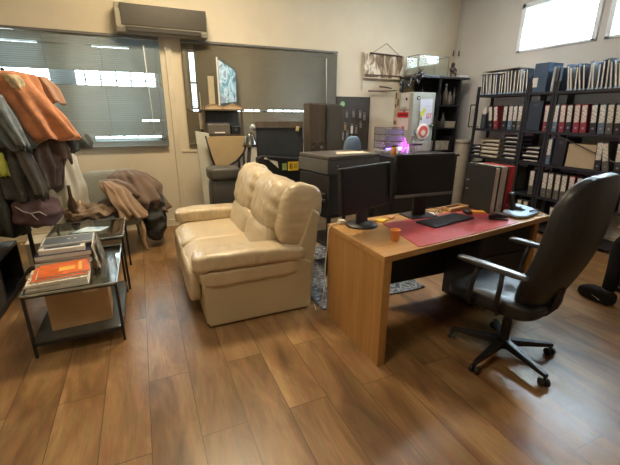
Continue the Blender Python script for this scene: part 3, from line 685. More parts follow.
def heap(name, c, s, rz, m, label, seed, wr=.04, wf=7, p=2.6, sleeve=None, tilt=0):
    t = thing(name, label, 'coat', (c[0], c[1], c[2]-s[2]), rz)
    def bl(w, u):
        k = noise.noise(Vector((w.x*5+seed, w.y*5, w.z*2))); w.z += .03*k
        return w
    bm = BM(); pillow(bm, (0, 0, s[2]), s, p, 34, rot=Matrix.Rotation(tilt, 3, 'Y').to_quaternion(), wr=wr, wf=wf, seed=seed, ridged=True, bulge=bl); obj('body', bm, m, t, smooth=True)
    if sleeve:
        bm = BM(); tube(bm, sleeve[0], sleeve[1], 16, sleeve[2])
        for v in bm.verts: v.co += v.co.normalized()*.012*noise.noise(v.co*22+Vector((seed, 0, 0)))
        bmesh.ops.subdivide_edges(bm, edges=bm.edges[:], cuts=1); obj('sleeve', bm, sleeve[3] if len(sleeve) > 3 else m, t, smooth=True)
    return t
heap('dark_coat', (.04, 4.62, .36), (.11, .20, .30), 0, M_dcoat, 'dark grey coat hanging off the right of the armchair to the floor', 8, .03, 6)
heap('folded_garment', (-.55, 4.46, .49), (.24, .17, .055), .15, mat('olive_tan_cloth', (.20, .14, .09), .9, var=.25, scale=10, bump=.4), 'flat tan garment folded over the left of the armchair', 12, .035, 13, p=3.2)
heap('dark_blanket', (-.55, 4.42, .33), (.29, .21, .13), .1, M_dcoat, 'dark grey blanket bundled under the flat tan garment', 14, .02, 7)

# coat stand
t = thing('coat_stand', 'dark metal coat stand loaded with jackets at the left edge', 'coat stand', (-1.0, 3.86, 0))
bm = BM(); cyl(bm, (0, 0, .02), (0, 0, 1.84), .017, n=16); obj('pole', bm, M_blackm, t)
for k in range(4):
    a = R(45+90*k); d = Vector((math.cos(a), math.sin(a), 0))
    bm = BM(); tube(bm, [(0, 0, .16), d*.10+Vector((0, 0, .13)), d*.22+Vector((0, 0, .04)), d*.28+Vector((0, 0, .012))], .011, 8); obj('foot', bm, M_blackm, t)
    bm = BM(); tube(bm, [(0, 0, 1.70), d*.07+Vector((0, 0, 1.68)), d*.13+Vector((0, 0, 1.74)), d*.14+Vector((0, 0, 1.80))], .008, 8); ball(bm, d*.14+Vector((0, 0, 1.81)), .015); obj('hook', bm, M_blackm, t)
HANG_LATER = 1
def hang(name, lv, m, label, cat, seed, folds=9, amp=.16, extra=None, rough=.085):
    o0 = Vector(lv[-1][:3]); t = thing(name, label, cat, o0)
    bm = BM(); cloth(bm, lv, folds=folds, amp=amp, seed=seed, rough=rough)
    for v in bm.verts: v.co -= o0
    obj('body', bm, m, t, smooth=True)
    for (nm, l2, m2, sd) in (extra or []):
        bm = BM(); cloth(bm, l2, folds=5, amp=.14, seed=sd, n=40)
        for v in bm.verts: v.co -= o0
        obj(nm, bm, m2, t, smooth=True)
    return t
M_orange = mat('orange_suede', (.44, .175, .075), .85, var=.25, scale=14, bump=.35, bscale=40, sheen=.25)
M_peach = mat('peach_lining', (.36, .20, .125), .8, var=.2, bump=.3)
M_denim = mat('grey_blue_denim', (.115, .135, .14), .85, var=.2, scale=12, bump=.3)
M_dbrown = mat('dark_brown_jacket', (.085, .058, .044), .8, var=.25, scale=10, bump=.3)
M_purple = mat('plum_bag_cloth', (.085, .045, .048), .8, var=.25, scale=10, bump=.3)
M_hiviz = mat('yellow_green_reflective', (.50, .56, .10), .6, var=.1)
hang('orange_jacket', [(-.86, 3.76, 1.80, .05, .05), (-.84, 3.74, 1.775, .13, .09), (-.80, 3.72, 1.65, .14, .11), (-.70, 3.70, 1.45, .15, .12), (-.635, 3.70, 1.285, .165, .12)], M_orange,
     'bright orange suede jacket hanging on the coat stand in front of the blind', 'jacket', 1.0, 8, .13,
     [('collar_lining', [(-.835, 3.64, 1.765, .05, .03), (-.81, 3.635, 1.72, .055, .03), (-.80, 3.63, 1.67, .04, .03)], mat('cream_checked_lining', (.50, .40, .25), .8, var=.4, scale=40), 2),
      ('sleeve', [(-.68, 3.80, 1.77, .05, .05), (-.64, 3.80, 1.69, .07, .06), (-.60, 3.78, 1.58, .06, .06)], M_peach, 3),
      ('front_facing', [(-.935, 3.70, 1.76, .03, .05), (-.92, 3.70, 1.6, .04, .06), (-.84, 3.69, 1.42, .05, .06)], M_peach, 4)])
hang('brown_coat', [(-.20, 4.76, .88, .09, .06), (-.18, 4.73, .83, .19, .12), (-.13, 4.66, .70, .25, .17), (-.10, 4.60, .56, .27, .19), (-.09, 4.58, .44, .25, .18)], M_bcoat,
     'reddish brown coat heaped over the right side of the grey armchair', 'coat', 3.0, 14, .13, rough=.13,
     extra=[('sleeve', [(-.42, 4.60, .80, .05, .04), (-.34, 4.55, .80, .06, .05), (-.22, 4.50, .74, .07, .05), (-.12, 4.47, .62, .07, .05)], M_bcoat, 6)])
hang('tan_jacket', [(-.40, 4.50, .80, .05, .04), (-.33, 4.44, .74, .10, .07), (-.27, 4.38, .62, .11, .08), (-.20, 4.33, .50, .10, .08), (-.16, 4.31, .43, .12, .09)], M_tan,
     'light tan suede jacket spilling forward over the armchair seat', 'jacket', 5.0, 9, .18, rough=.13)
hang('denim_jacket', [(-1.05, 3.66, 1.74, .05, .05), (-1.04, 3.65, 1.68, .12, .09), (-1.0, 3.64, 1.50, .13, .10), (-.93, 3.63, 1.34, .12, .10), (-.87, 3.63, 1.22, .10, .08)], M_denim,
     'faded grey-blue denim jacket at the left of the orange jacket', 'jacket', 2.2, 10, .20,
     [('sleeve', [(-.93, 3.56, 1.62, .045, .04), (-.90, 3.54, 1.50, .055, .045), (-.86, 3.53, 1.36, .05, .045), (-.83, 3.54, 1.26, .045, .04)], mat('pale_denim', (.16, .19, .20), .85, var=.3, scale=14, bump=.3), 2),
      ('sleeve', [(-1.05, 3.54, 1.60, .05, .04), (-1.03, 3.53, 1.45, .055, .045), (-1.0, 3.53, 1.30, .05, .04)], M_denim, 6)])
hang('grey_coat', [(-1.24, 3.80, 1.70, .06, .05), (-1.23, 3.80, 1.60, .15, .12), (-1.20, 3.78, 1.20, .17, .14), (-1.17, 3.76, .52, .17, .14)], M_dcoat,
     'long dark grey coat at the far left edge with a yellow-green reflective patch', 'coat', 4.1, 9, .15,
     [('reflective_patch', [(-1.03, 3.61, 1.20, .05, .02), (-1.03, 3.608, 1.12, .06, .02), (-1.02, 3.606, 1.04, .05, .02)], M_hiviz, 5)])
hang('dark_jacket', [(-.95, 3.75, 1.38, .06, .05), (-.95, 3.74, 1.30, .13, .11), (-.93, 3.72, 1.02, .15, .12), (-.92, 3.72, .82, .14, .12)], mat('soft_black_jacket', (.055, .055, .052), .85, var=.25, scale=10, bump=.3),
     'dark charcoal jacket hanging under the denim jacket', 'jacket', 6.3, 8, .20,
     [('sleeve', [(-.86, 3.62, 1.24, .05, .04), (-.83, 3.60, 1.10, .055, .045), (-.80, 3.60, .95, .05, .04), (-.80, 3.61, .86, .045, .04)], mat('brown_black_sleeve', (.075, .062, .050), .85, bump=.3), 2)])
hang('brown_jacket', [(-.79, 3.78, 1.33, .05, .05), (-.77, 3.77, 1.26, .10, .09), (-.76, 3.75, 1.05, .11, .10), (-.77, 3.74, .88, .08, .08)], M_dbrown,
     'dark brown jacket hanging below the orange jacket', 'jacket', 7.7, 8, .18,
     [('sleeve', [(-.64, 3.80, 1.31, .05, .05), (-.62, 3.79, 1.20, .06, .05), (-.62, 3.78, 1.12, .05, .045)], mat('faded_brown', (.14, .09, .065), .8, bump=.3), 2)])
hang('teal_grey_coat', [(-.60, 3.86, 1.36, .05, .05), (-.55, 3.87, 1.32, .12, .06), (-.53, 3.87, 1.24, .13, .07), (-.53, 3.87, 1.19, .12, .06)], mat('teal_grey_cloth', (.085, .10, .10), .85, bump=.3),
     'dull teal-grey coat peeking out right below the orange jacket', 'coat', 9.1, 8, .12)
# plum shoulder bag
t = thing('shoulder_bag', 'plum-brown cloth shoulder bag with cream drawstrings, lowest on the coat stand', 'bag', (-.86, 3.68, .57))
bm = BM(); pillow(bm, (0, 0, .13), (.17, .11, .115), 2.8, 16, wr=.018, wf=9, seed=4, ridged=True); obj('bag_body', bm, M_purple, t, smooth=True)
bm = BM(); tube(bm, [(-.12, -.095, .21), (-.07, -.118, .17), (-.02, -.128, .15), (.04, -.13, .16), (.08, -.12, .12)], .006, 8); tube(bm, [(-.02, -.128, .155), (.0, -.132, .12), (.02, -.13, .09)], .006, 8); obj('drawstring', bm, mat('dull_cord', (.28, .25, .20), .8), t, smooth=True)
bm = BM(); tube(bm, [(-.12, 0, .20), (-.13, .04, .5), (-.12, .10, .9)], .010, 8); tube(bm, [(.10, 0, .20), (.0, .06, .5), (-.10, .10, .9)], .010, 8); obj('strap', bm, M_purple, t)
# white sack + umbrella
t = thing('white_sack', 'tall off-white plastic sack standing against the back wall beside the coats', 'sack', (-.80, 4.66, 0))
bm = BM(); cloth(bm, [(0, 0, 1.14, .06, .05), (0, 0, 1.06, .14, .10), (0, 0, .6, .19, .13), (0, 0, .2, .19, .15), (0, 0, .02, .17, .14)], folds=9, amp=.12, seed=3, rough=.08); obj('sack_body', bm, mat('off_white_plastic', (.50, .48, .41), .45, var=.15, scale=5, bump=.2), t, smooth=True)
t = thing('dried_branch', 'thin twisted dark brown branch rising from the white sack', 'branch', (-.80, 4.50, .75))
bm = BM(); tube(bm, [(-.02, .04, 0), (.03, -.02, .12), (.05, -.03, .22), (.085, -.03, .30), (.06, -.02, .38), (.09, -.01, .50)], .016, 8, .6); obj('stem', bm, M_dbrown, t, smooth=True)
bm = BM(); tube(bm, [(.05, -.03, .22), (.02, -.04, .30), (.03, -.04, .36)], .008, 6, .5); obj('twig', bm, M_dbrown, t, smooth=True)
t = thing('wine_bottle', 'dark slim bottle standing on the dark blanket beside the armchair', 'bottle', (-.78, 4.28, .0))
bm = BM(); lathe(bm, [(.04, .40), (.045, .42), (.045, .58), (.04, .62), (.018, .68), (.014, .78), (.016, .80)], n=20); obj('bottle_glass', bm, mat('dark_brown_glass', (.05, .03, .02), .15), t, smooth=True)
t.location = (-.72, 4.36, .045)
for ch in t.children: ch.location.z = -.045+.0
# left low cabinet with clutter
t = thing('low_cabinet', 'black low open cabinet at the left edge beneath the coats', 'cabinet', (-1.38, 3.42, 0))
bm = BM(); b2(bm, (-.28, -.55, .02), (.26, .50, .06)); b2(bm, (-.28, -.55, .38), (.26, .50, .41)); b2(bm, (-.28, -.55, .02), (-.26, .50, .41)); b2(bm, (-.28, -.55, .02), (.26, -.53, .41)); b2(bm, (-.28, .48, .02), (.26, .50, .41)); b2(bm, (-.28, -.03, .02), (.26, -.01, .41)); obj('carcass', bm, M_black, t, bevel=.003)
for s in (-.40, .38):
    bm = BM(); b2(bm, (-.26, s-.12, 0), (.24, s+.12, .02)); obj('foot', bm, M_black, t)
bm = BM(); b2(bm, (.245, -.51, .07), (.262, -.05, .37)); d_ = obj('door', bm, M_char, t, bevel=.003)
bm = BM(); b2(bm, (.26, -.10, .20), (.275, -.09, .27)); obj('handle', bm, M_steel, d_)
for k, (x, y, w, d, h, m, lb) in enumerate(((-1.32, 3.62, .24, .30, .10, M_brown, 'brown shallow box on the black low cabinet'), (-1.45, 3.25, .26, .22, .16, M_char, 'charcoal box on the near end of the low cabinet'))):
    t = thing('storage_box', lb, 'box', (x, y, .411), .1)
    bm = BM(); b2(bm, (-w/2, -d/2, 0), (w/2, d/2, h-.02)); obj('box_body', bm, m, t, bevel=.005)
    bm = BM(); b2(bm, (-w/2-.004, -d/2-.004, h-.03), (w/2+.004, d/2+.004, h)); obj('lid', bm, m, t, bevel=.004)
t = thing('white_bag', 'crumpled white shopping bag on the low cabinet by the coats', 'bag', (-1.30, 3.62, .512))
bm = BM(); pillow(bm, (0, 0, .11), (.09, .09, .11), 2.8, 14, wr=.02, wf=12, seed=2, ridged=True); obj('bag_body', bm, mat('crumpled_white_bag', (.48, .46, .40), .5, var=.2), t, smooth=True)
bm = BM(); tube(bm, [(-.03, 0, .21), (0, 0, .27), (.03, 0, .21)], .005, 6); obj('handle', bm, M_cord, t)
t = thing('moving_box', 'pale cardboard box on the floor under the plum bag', 'box', (-.93, 4.28, 0), .05)
bm = BM(); b2(bm, (-.20, -.16, 0), (.20, .16, .30)); obj('box_body', bm, M_cardl, t, bevel=.006)
bm = BM(); b2(bm, (-.202, -.162, .295), (.202, .162, .302)); obj('lid', bm, M_cardl, t)
t = thing('paper_roll', 'white rolled paper lying on the pale cardboard box', 'paper roll', (-.80, 4.16, .302))
bm = BM(); cyl(bm, (-.10, 0, .035), (.16, .03, .035), .034, n=20); obj('roll', bm, M_paper, t, smooth=False)
bm = BM(); cyl(bm, (.02, .012, .035), (.035, .014, .035), .0355, n=20); obj('band', bm, M_cord, t)

# ================================================================ BEHIND THE SOFA
# pale leaning panel, tan tapered chair back with black piping, dark lidded bin
bm = BM(); prism(bm, [(-.04, 0), (.10, 0), (.065, 1.26), (-.095, 1.29)], 'y', -.02, .02)
o = tag(obj('pale_panel', bm, mat('pale_grey_green_board', (.50, .50, .42), .5, var=.1, scale=4), bevel=.004), 'pale grey-green panel standing upright left of the tan chair', 'panel'); o.location = (.72, 4.88, 0)
t = thing('tan_tub_chair', 'tan chair with tapering backrest framed in black, behind the sofa', 'chair', (.97, 4.78, 0))
prof = [(-.24, 1.225), (.26, 1.225), (.255, 1.13), (.21, 1.02), (.12, .93), (.04, .88), (-.14, .83), (-.185, .98)]
bm = BM(); prism(bm, prof, 'y', -.012, .012); obj('backrest', bm, mat('tan_fabric', (.42, .31, .165), .8, var=.05), t, bevel=.004)
bm = BM(); pr = [(-.24, 1.235), (-.185, .98), (-.14, .83)]; tube(bm, [(a, -.002, b) for a, b in pr], .013, 8)
tube(bm, [(.265, -.002, 1.235), (.265, -.002, 1.13), (.215, -.002, 1.01), (.13, -.002, .92), (.03, -.002, .87), (-.14, -.002, .81)], .016, 8); obj('black_frame', bm, M_black, t, smooth=True)
bm = BM(); pillow(bm, (0, -.16, .44), (.24, .17, .05), 4, 10); obj('seat', bm, MATS['tan_fabric'], t, smooth=True)
for sx in (-.2, .2):
    for sy in (-.28, .0):
        bm = BM(); cyl(bm, (sx, sy, 0), (sx*.85, sy, .42), .014, n=12); obj('leg', bm, M_black, t)
bm = BM(); b2(bm, (-.02, -.005, .40), (.02, .015, .86)); obj('back_post', bm, M_black, t)
t = thing('waste_bin', 'dark grey lidded plastic bin in front of the tan chair', 'bin', (.835, 4.38, 0))
bm = BM(); pillow(bm, (0, 0, .39), (.165, .14, .39), 8, 10); obj('bin_body', bm, mat('bin_grey', (.060, .058, .052), .55, var=.08), t, smooth=True)
bm = BM(); pillow(bm, (0.0, 0, .84), (.18, .155, .075), 5, 10); obj('lid', bm, mat('bin_lid', (.072, .070, .062), .5, var=.08), t, smooth=True)

# rack below the second blind: dark shelf, printer, open carton, poster
t = thing('printer_shelf', 'dark narrow stand under the poster holding a small printer', 'shelf', (.99, 5.08, 0))
bm = BM()
for sx in (-.24, .24):
    for sy in (-.14, .14): b2(bm, (sx-.012, sy-.012, 0), (sx+.012, sy+.012, 1.53))
obj('posts', bm, M_brown, t)
for z in (.3, .75, 1.22, 1.53):
    bm = BM(); b2(bm, (-.255, -.155, z), (.255, .155, z+.018)); obj('shelf_board', bm, M_brown, t, bevel=.002)
bm = BM(); b2(bm, (-.24, .13, 1.24), (.24, .137, 1.53)); obj('back_panel', bm, mat('dusky_board', (.085, .078, .06), .7), t)
t = thing('small_printer', 'small dark brown-grey printer with a pale paper slot, below the poster', 'printer', (.95, 5.02, 1.238))
bm = BM(); b2(bm, (-.16, -.09, 0), (.12, .10, .13)); obj('housing', bm, mat('printer_taupe', (.12, .105, .085), .5), t, bevel=.012, seg=3)
bm = BM(); b2(bm, (-.08, -.094, .018), (.05, -.085, .034)); obj('paper_slot', bm, M_paper, t)
bm = BM(); b2(bm, (-.15, -.08, .13), (.10, .09, .142)); obj('scanner_lid', bm, M_dgrey, t, bevel=.004)
t = thing('webcam_box', 'small black cube with a lens right of the taupe printer', 'camera', (1.15, 5.0, 1.238))
bm = BM(); b2(bm, (-.055, -.05, 0), (.055, .05, .10)); obj('body', bm, M_black, t, bevel=.005)
bm = BM(); cyl(bm, (0, -.05, .06), (0, -.056, .06), .018, n=18); obj('lens', bm, M_dgrey, t)
t = thing('open_carton', 'open tan carton with raised flaps at the foot of the poster', 'carton', (1.0, 5.06, 1.548))
bm = BM(); b2(bm, (-.22, -.10, 0), (.24, -.094, .035)); b2(bm, (-.22, .094, 0), (.24, .10, .035)); b2(bm, (-.22, -.10, 0), (-.214, .10, .035)); b2(bm, (.234, -.10, 0), (.24, .10, .035)); b2(bm, (-.22, -.10, 0), (.24, .10, .004)); obj('box_body', bm, M_card, t)
bm = BM()
prism(bm, [(-.22, .03), (-.12, .075), (-.02, .035), (-.02, .03), (-.12, .068), (-.22, .024)], 'y', -.115, -.10)
prism(bm, [(.02, .035), (.12, .07), (.24, .03), (.24, .024), (.12, .063), (.02, .03)], 'y', -.115, -.10)
prism(bm, [(-.22, .03), (-.12, .068), (-.02, .03), (-.02, .0), (-.22, .0)], 'y', -.104, -.10); prism(bm, [(.02, .03), (.12, .063), (.24, .024), (.24, 0), (.02, 0)], 'y', -.104, -.10)
obj('flaps', bm, mat('pale_flap', (.52, .38, .22), .75), t)
t = thing('blue_poster', 'blue and white abstract poster in a white-edged board, standing before the blind', 'poster', (1.13, 5.10, 1.60), R(20))
bm = BM(); prism(bm, [(-.16, -.02), (.11, .02), (.115, .40), (.08, .45), (-.14, .555), (-.16, .55)], 'y', 0, .012); obj('board', bm, mat('poster_back', (.05, .06, .06), .5), t)
bm = BM(); prism(bm, [(-.145, .02), (.09, .045), (.095, .39), (.07, .43), (-.145, .53)], 'y', -.003, 0); obj('print', bm, paint_mat('abstract_blue', [(.30, (.05, .12, .16)), (.42, (.16, .36, .48)), (.50, (.55, .68, .76)), (.58, (.20, .32, .42)), (.66, (.30, .24, .34)), (.75, (.40, .58, .66))], 4.2, 1.8, rough=.35, stretch=(1.8, 1, 1)), t)
bm = BM(); b2(bm, (-.168, -.004, -.02), (-.155, .012, .56)); obj('white_edge', bm, M_paper, t)
t = thing('wooden_block', 'tall narrow tan wooden board left of the poster', 'board', (.90, 5.14, 1.548))
bm = BM(); b2(bm, (-.035, -.01, 0), (.04, .02, .41)); obj('board', bm, M_cardl, t, bevel=.003)
bm = BM(); b2(bm, (-.037, -.012, .40), (.042, .022, .412)); obj('cap', bm, M_brown, t)
t = thing('hanging_tag', 'long beige paper tag hanging low on the middle blind', 'tag', (.76, 5.16, 1.30))
bm = BM(); b2(bm, (-.035, -.004, 0), (.035, 0, .20)); obj('card', bm, M_cardl, t)
bm = BM(); ball(bm, (0, -.005, .03), .008); obj('black_dot', bm, M_black, t)
bm = BM(); tube(bm, [(0, 0, .20), (0, .03, .45)], .003, 6); obj('string', bm, M_cord, t)

# long dark side table with monitor, speakers
t = thing('side_table', 'long black side table behind the sofa carrying the big screen and speakers', 'table', (2.0, 4.45, 0))
bm = BM(); b2(bm, (-.75, -.30, .76), (.72, .35, .80)); obj('table_top', bm, M_black, t, bevel=.003)
for sx in (-.72, .69):
    for sy in (-.27, .32):
        bm = BM(); b2(bm, (sx-.02, sy-.02, 0), (sx+.02, sy+.02, .76)); obj('leg', bm, M_blackm, t)
t = thing('large_screen', 'large dark screen with a brown upper edge, behind the sofa back', 'monitor', (1.50, 4.24, .80), R(-6))
q = Matrix.Rotation(R(-7), 3, 'X').to_quaternion()
bm = BM(); bx(bm, (0, 0, .36), (.56, .04, .50), q); obj('housing', bm, M_black, t, bevel=.008, seg=3)
bm = BM(); bx(bm, (0.0, -.025, .33), (.52, .006, .42), q); obj('screen', bm, mat('bluish_dark_screen', (.022, .026, .030), .3), t)
bm = BM(); bx(bm, (0, .006, .575), (.56, .044, .07), q); obj('brown_top_edge', bm, M_brown, t, bevel=.003)
bm = BM(); b2(bm, (-.14, -.09, 0), (.14, .10, .02)); b2(bm, (-.04, .0, .01), (.04, .03, .25)); obj('stand', bm, M_black, t, bevel=.004)
bm = BM(); bx(bm, (.205, -.03, .53), (.04, .012, .055), Matrix.Rotation(R(12), 3, 'Y').to_quaternion()); obj('yellow_clip', bm, mat('cream_clip', (.62, .52, .25), .4), t, bevel=.008)
# diagonal black boom with stickers
t = thing('black_case', 'black equipment case with a yellow sticker, between sofa back and copier', 'case', (1.42, 4.0, 0))
bm = BM(); prism(bm, [(-.26, .0), (.33, .0), (.33, 1.0), (-.20, 1.05), (-.26, 1.03)], 'y', 0, .125); obj('case_body', bm, M_black, t, bevel=.01)
bm = BM(); b2(bm, (.085, -.003, .875), (.215, .001, .975)); obj('yellow_sticker', bm, mat('yellow_sticker', (.75, .48, .03), .5), t)
bm = BM()
for a, b, c, d in ((.105, .895, .118, .955), (.128, .89, .137, .96), (.152, .91, .20, .918), (.157, .935, .195, .943)): b2(bm, (a, -.0045, b), (c, -.003, d))
obj('sticker_marks', bm, M_black, t)
bm = BM(); prism(bm, [(-.20, 1.02), (-.18, 1.04), (-.03, .91), (-.04, .985)], 'y', -.003, .001); obj('white_label', bm, M_paper, t)
bm = BM(); b2(bm, (.015, -.003, .885), (.07, .001, .96)); obj('green_sticker', bm, mat('green_sticker', (.25, .35, .10), .5), t)
# chrome lamp clutter
t = thing('desk_lamp', 'small chrome-headed black lamp left of the large screen', 'lamp', (1.10, 4.10, 0))
bm = BM(); cyl(bm, (0, 0, 0), (0, 0, .02), .09, n=24); obj('base', bm, M_black, t)
bm = BM(); tube(bm, [(0, 0, .02), (.0, 0, .6), (-.03, 0, .95), (.0, 0, 1.22)], .022, 10); obj('stem', bm, M_dgrey, t, smooth=True)
bm = BM(); lathe(bm, [(.02, .15), (.045, .12), (.075, .03), (.085, 0), (.06, 0.0)], (0, 0, 1.15), 24); obj('shade', bm, mat('dark_chrome', (.15, .15, .14), .2, metal=.8), t, smooth=True)
bm = BM(); lathe(bm, [(.02, 0), (.035, .01), (.03, .05), (.01, .07)], (.03, -.02, 1.32), 16); obj('chrome_knob', bm, M_steel, t, smooth=True)
def speaker(x, y, w, d, h, m, label, knobs):
    t = thing('loudspeaker', label, 'speaker', (x, y, .80), R(-4))
    bm = BM(); b2(bm, (-w/2, -d/2, 0), (w/2, d/2, h)); obj('cabinet', bm, m, t, bevel=.006)
    bm = BM(); b2(bm, (-w/2+.012, -d/2-.006, .015 if not knobs else .36), (w/2-.012, -d/2+.001, h-.015)); obj('front_board', bm, m, t, bevel=.003)
    for (kx, kz) in knobs:
        bm = BM(); cyl(bm, (kx, -d/2-.02, kz), (kx, -d/2, kz), .018, n=16); obj('knob', bm, M_steel if kx > 0 else M_dgrey, t)
    return t
speaker(1.97, 4.30, .205, .22, .82, M_brown, 'tall dark brown loudspeaker, left of the two tall cabinets before the blind', [(.05, .31), (.05, .25), (-.05, .31), (-.05, .24), (.0, .34)])
speaker(2.20, 4.32, .235, .24, .815, M_olive, 'tall plain olive-black loudspeaker with a green round sticker, right of the brown one', [])
t = thing('green_sticker_disc', 'round pale green sticker at the top of the olive-black cabinet', 'sticker', (2.295, 4.19, 1.615), R(-4))
bm = BM(); cyl(bm, (0, 0, 0), (0, -.002, 0), .032, n=24); obj('disc', bm, mat('mint_paper', (.30, .62, .35), .6), t)
bm = BM(); cyl(bm, (0, -.002, 0), (0, -.003, 0), .018, n=24); obj('disc_centre', bm, mat('pale_mint_paper', (.42, .68, .42), .6), t)

# multifunction copier
t = thing('office_copier', 'bulky black office copier with papers on its flat lid, behind the left monitor', 'copier', (1.72, 3.19, 0), R(10))
bm = BM(); b2(bm, (-.29, -.24, .585), (.29, .24, .62)); st_ = obj('stand_top', bm, M_black, t, bevel=.003)
bm = BM(); b2(bm, (-.27, -.20, .30), (.27, .22, .315)); obj('stand_shelf', bm, M_black, st_)
for sx in (-.27, .27):
    for sy in (-.22, .22):
        bm = BM(); b2(bm, (sx-.014, sy-.014, 0), (sx+.014, sy+.014, .585)); obj('stand_leg', bm, M_blackm, st_)
bm = BM(); b2(bm, (-.29, -.24, .62), (.29, .24, .98)); obj('printer_body', bm, M_black, t, bevel=.012, seg=3)
bm = BM(); b2(bm, (-.30, -.235, .985), (.32, .245, 1.11)); obj('scanner_unit', bm, mat('copier_taupe', (.060, .056, .052), .45), t, bevel=.01, seg=3)
bm = BM(); b2(bm, (-.295, -.24, 1.115), (.315, .24, 1.145)); obj('lid', bm, mat('copier_lid', (.075, .066, .058), .4), t, bevel=.008, seg=3)
bm = BM(); b2(bm, (-.02, -.27, .80), (.29, -.235, .97)); obj('control_panel', bm, M_char, t, bevel=.005)
bm = BM(); b2(bm, (-.315, -.20, .74), (-.29, .02, .76)); b2(bm, (-.31, -.20, .80), (-.292, .18, .812)); obj('side_tray', bm, M_dgrey, t)
bm = BM(); cyl(bm, (-.20, -.24, 1.06), (-.20, -.25, 1.06), .010, n=14); obj('button', bm, M_steel, t)
bm = BM(); prism(bm, [(-.11, -.13), (.24, -.14), (.26, .03), (-.02, .06)], 'z', 0, .004); o = tag(obj('paper_sheet', bm, mat('warm_paper', (.66, .56, .42), .7)), 'cream paper sheets lying on the copier lid', 'papers'); o.location = (1.73, 3.17, 1.147)
t = thing('blue_chair', 'blue office chair back showing behind the copier', 'chair', (2.43, 3.92, 0), R(5))
M_bchair = mat('blue_grey_fabric', (.13, .19, .25), .7, var=.1)
bm = BM(); pillow(bm, (0, .20, 1.0), (.13, .04, .24), 3, 12); obj('backrest', bm, M_bchair, t, smooth=True)
bm = BM(); pillow(bm, (0, 0, .47), (.21, .20, .045), 4, 10); obj('seat', bm, M_bchair, t, smooth=True)
bm = BM(); tube(bm, [(0, .05, .42), (0, .22, .44), (0, .25, .6), (0, .235, .9)], .018, 8); obj('back_bar', bm, M_black, t)
bm = BM(); cyl(bm, (0, 0, .06), (0, 0, .44), .025, n=14); obj('gas_column', bm, M_black, t)
for k in range(5):
    a = R(72*k); d = Vector((math.cos(a), math.sin(a), 0))
    bm = BM(); tube(bm, [d*.02+Vector((0, 0, .10)), d*.26+Vector((0, 0, .06)), d*.27+Vector((0, 0, .025))], .018, 8, .7); ball(bm, d*.27+Vector((0, 0, .025)), .025); obj('base_leg', bm, M_black, t)

# key board on the wall
t = thing('key_board', 'dark board on the back wall with small keys and tags hooked on it', 'board', (3.07, 5.27, .95))
bm = BM(); b2(bm, (-.29, -.012, 0), (.30, .015, .80)); obj('board', bm, mat('board_dark', (.050, .046, .040), .7), t, bevel=.003)
bm = BM(); b2(bm, (-.29, -.014, .785), (.30, .016, .80)); b2(bm, (.285, -.014, 0), (.30, .016, .80)); obj('edge_strip', bm, M_black, t)
KC = [M_steel, M_steel, mat('grey_tag', (.30, .29, .27), .5), M_steel, mat('brass', (.45, .28, .10), .35, metal=.6), M_paper]
KL = ['steel key on the dark board, leftmost of the upper row', 'steel key on the dark board, second from left in the upper row', 'grey tag on the dark board, third in the upper row', 'steel key on the dark board, rightmost of the upper row',
      'brass key hanging on the left of the dark board, middle height', 'white tag hanging at the middle of the dark board', 'steel key hanging just right of the white tag on the board', 'steel key low on the board, right of the low grey tag',
      'low grey tag at the left edge of the dark board', 'steel key near the right edge of the dark board, middle height', 'brass key, lowest of all on the dark board']
for k, (x, z) in enumerate(((-.12, .60), (.0, .62), (.12, .60), (.20, .57), (-.14, .42), (-.02, .40), (.06, .38), (-.10, .30), (-.18, .30), (.14, .44), (-.02, .22))):
    tt = thing('key', KL[k], 'key', (3.07+x, 5.253, .95+z), 0, 'keys and tags on the dark board')
    tt.scale = (1.5, 1, 1.3)
    bm = BM(); cyl(bm, (0, -.01, 0), (0, .006, 0), .005, n=8); tube(bm, [(.013*math.cos(a*PI/6), -.008, -.012+.013*math.sin(a*PI/6)) for a in range(13)], .002, 5); obj('ring', bm, M_steel, tt)
    bm = BM(); h = rnd.uniform(.04, .09); b2(bm, (-.014, -.012, -.024-h), (.014, -.006, -.022)); obj('blade', bm, KC[k % 6], tt, bevel=.003)

# ================================================================ BLACK CABINETS BEHIND THE DESK, FRIDGE, LIGHTED ORGANISER
t = thing('filing_cabinet', 'long low black filing cabinet in front of the fridge', 'cabinet', (3.35, 3.92, 0))
bm = BM(); b2(bm, (-.67, -.22, .04), (.40, .22, .985)); obj('carcass', bm, M_black, t, bevel=.004)
bm = BM(); b2(bm, (-.69, -.24, .985), (.42, .24, 1.01)); obj('worktop', bm, mat('black_top', (.03, .027, .026), .3), t, bevel=.003)
bm = BM(); b2(bm, (-.66, -.20, 0), (.39, .20, .04)); obj('plinth', bm, M_black, t)
for k in range(2):
    for j in range(3):
        bm = BM(); x0 = -.66+k*.53; b2(bm, (x0, -.232, .06+j*.31), (x0+.52, -.218, .355+j*.31)); d_ = obj('drawer', bm, M_blackm, t, bevel=.003)
        bm = BM(); b2(bm, (x0+.19, -.245, .27+j*.31), (x0+.33, -.231, .285+j*.31)); obj('handle', bm, M_steel, d_)
t = thing('black_pedestal', 'small black cabinet with a blue light, right of the copier', 'cabinet', (2.52, 3.36, 0))
bm = BM(); b2(bm, (-.13, -.16, .0), (.13, .16, 1.07)); obj('carcass', bm, M_black, t, bevel=.006)
bm = BM(); b2(bm, (-.12, -.168, .10), (.12, -.158, .98)); d_ = obj('door', bm, M_blackm, t, bevel=.003)
bm = BM(); b2(bm, (.05, -.17, 1.02), (.075, -.158, 1.035)); obj('blue_light', bm, emit('blue_led', (.05, .15, 1.0), 3.0), t)
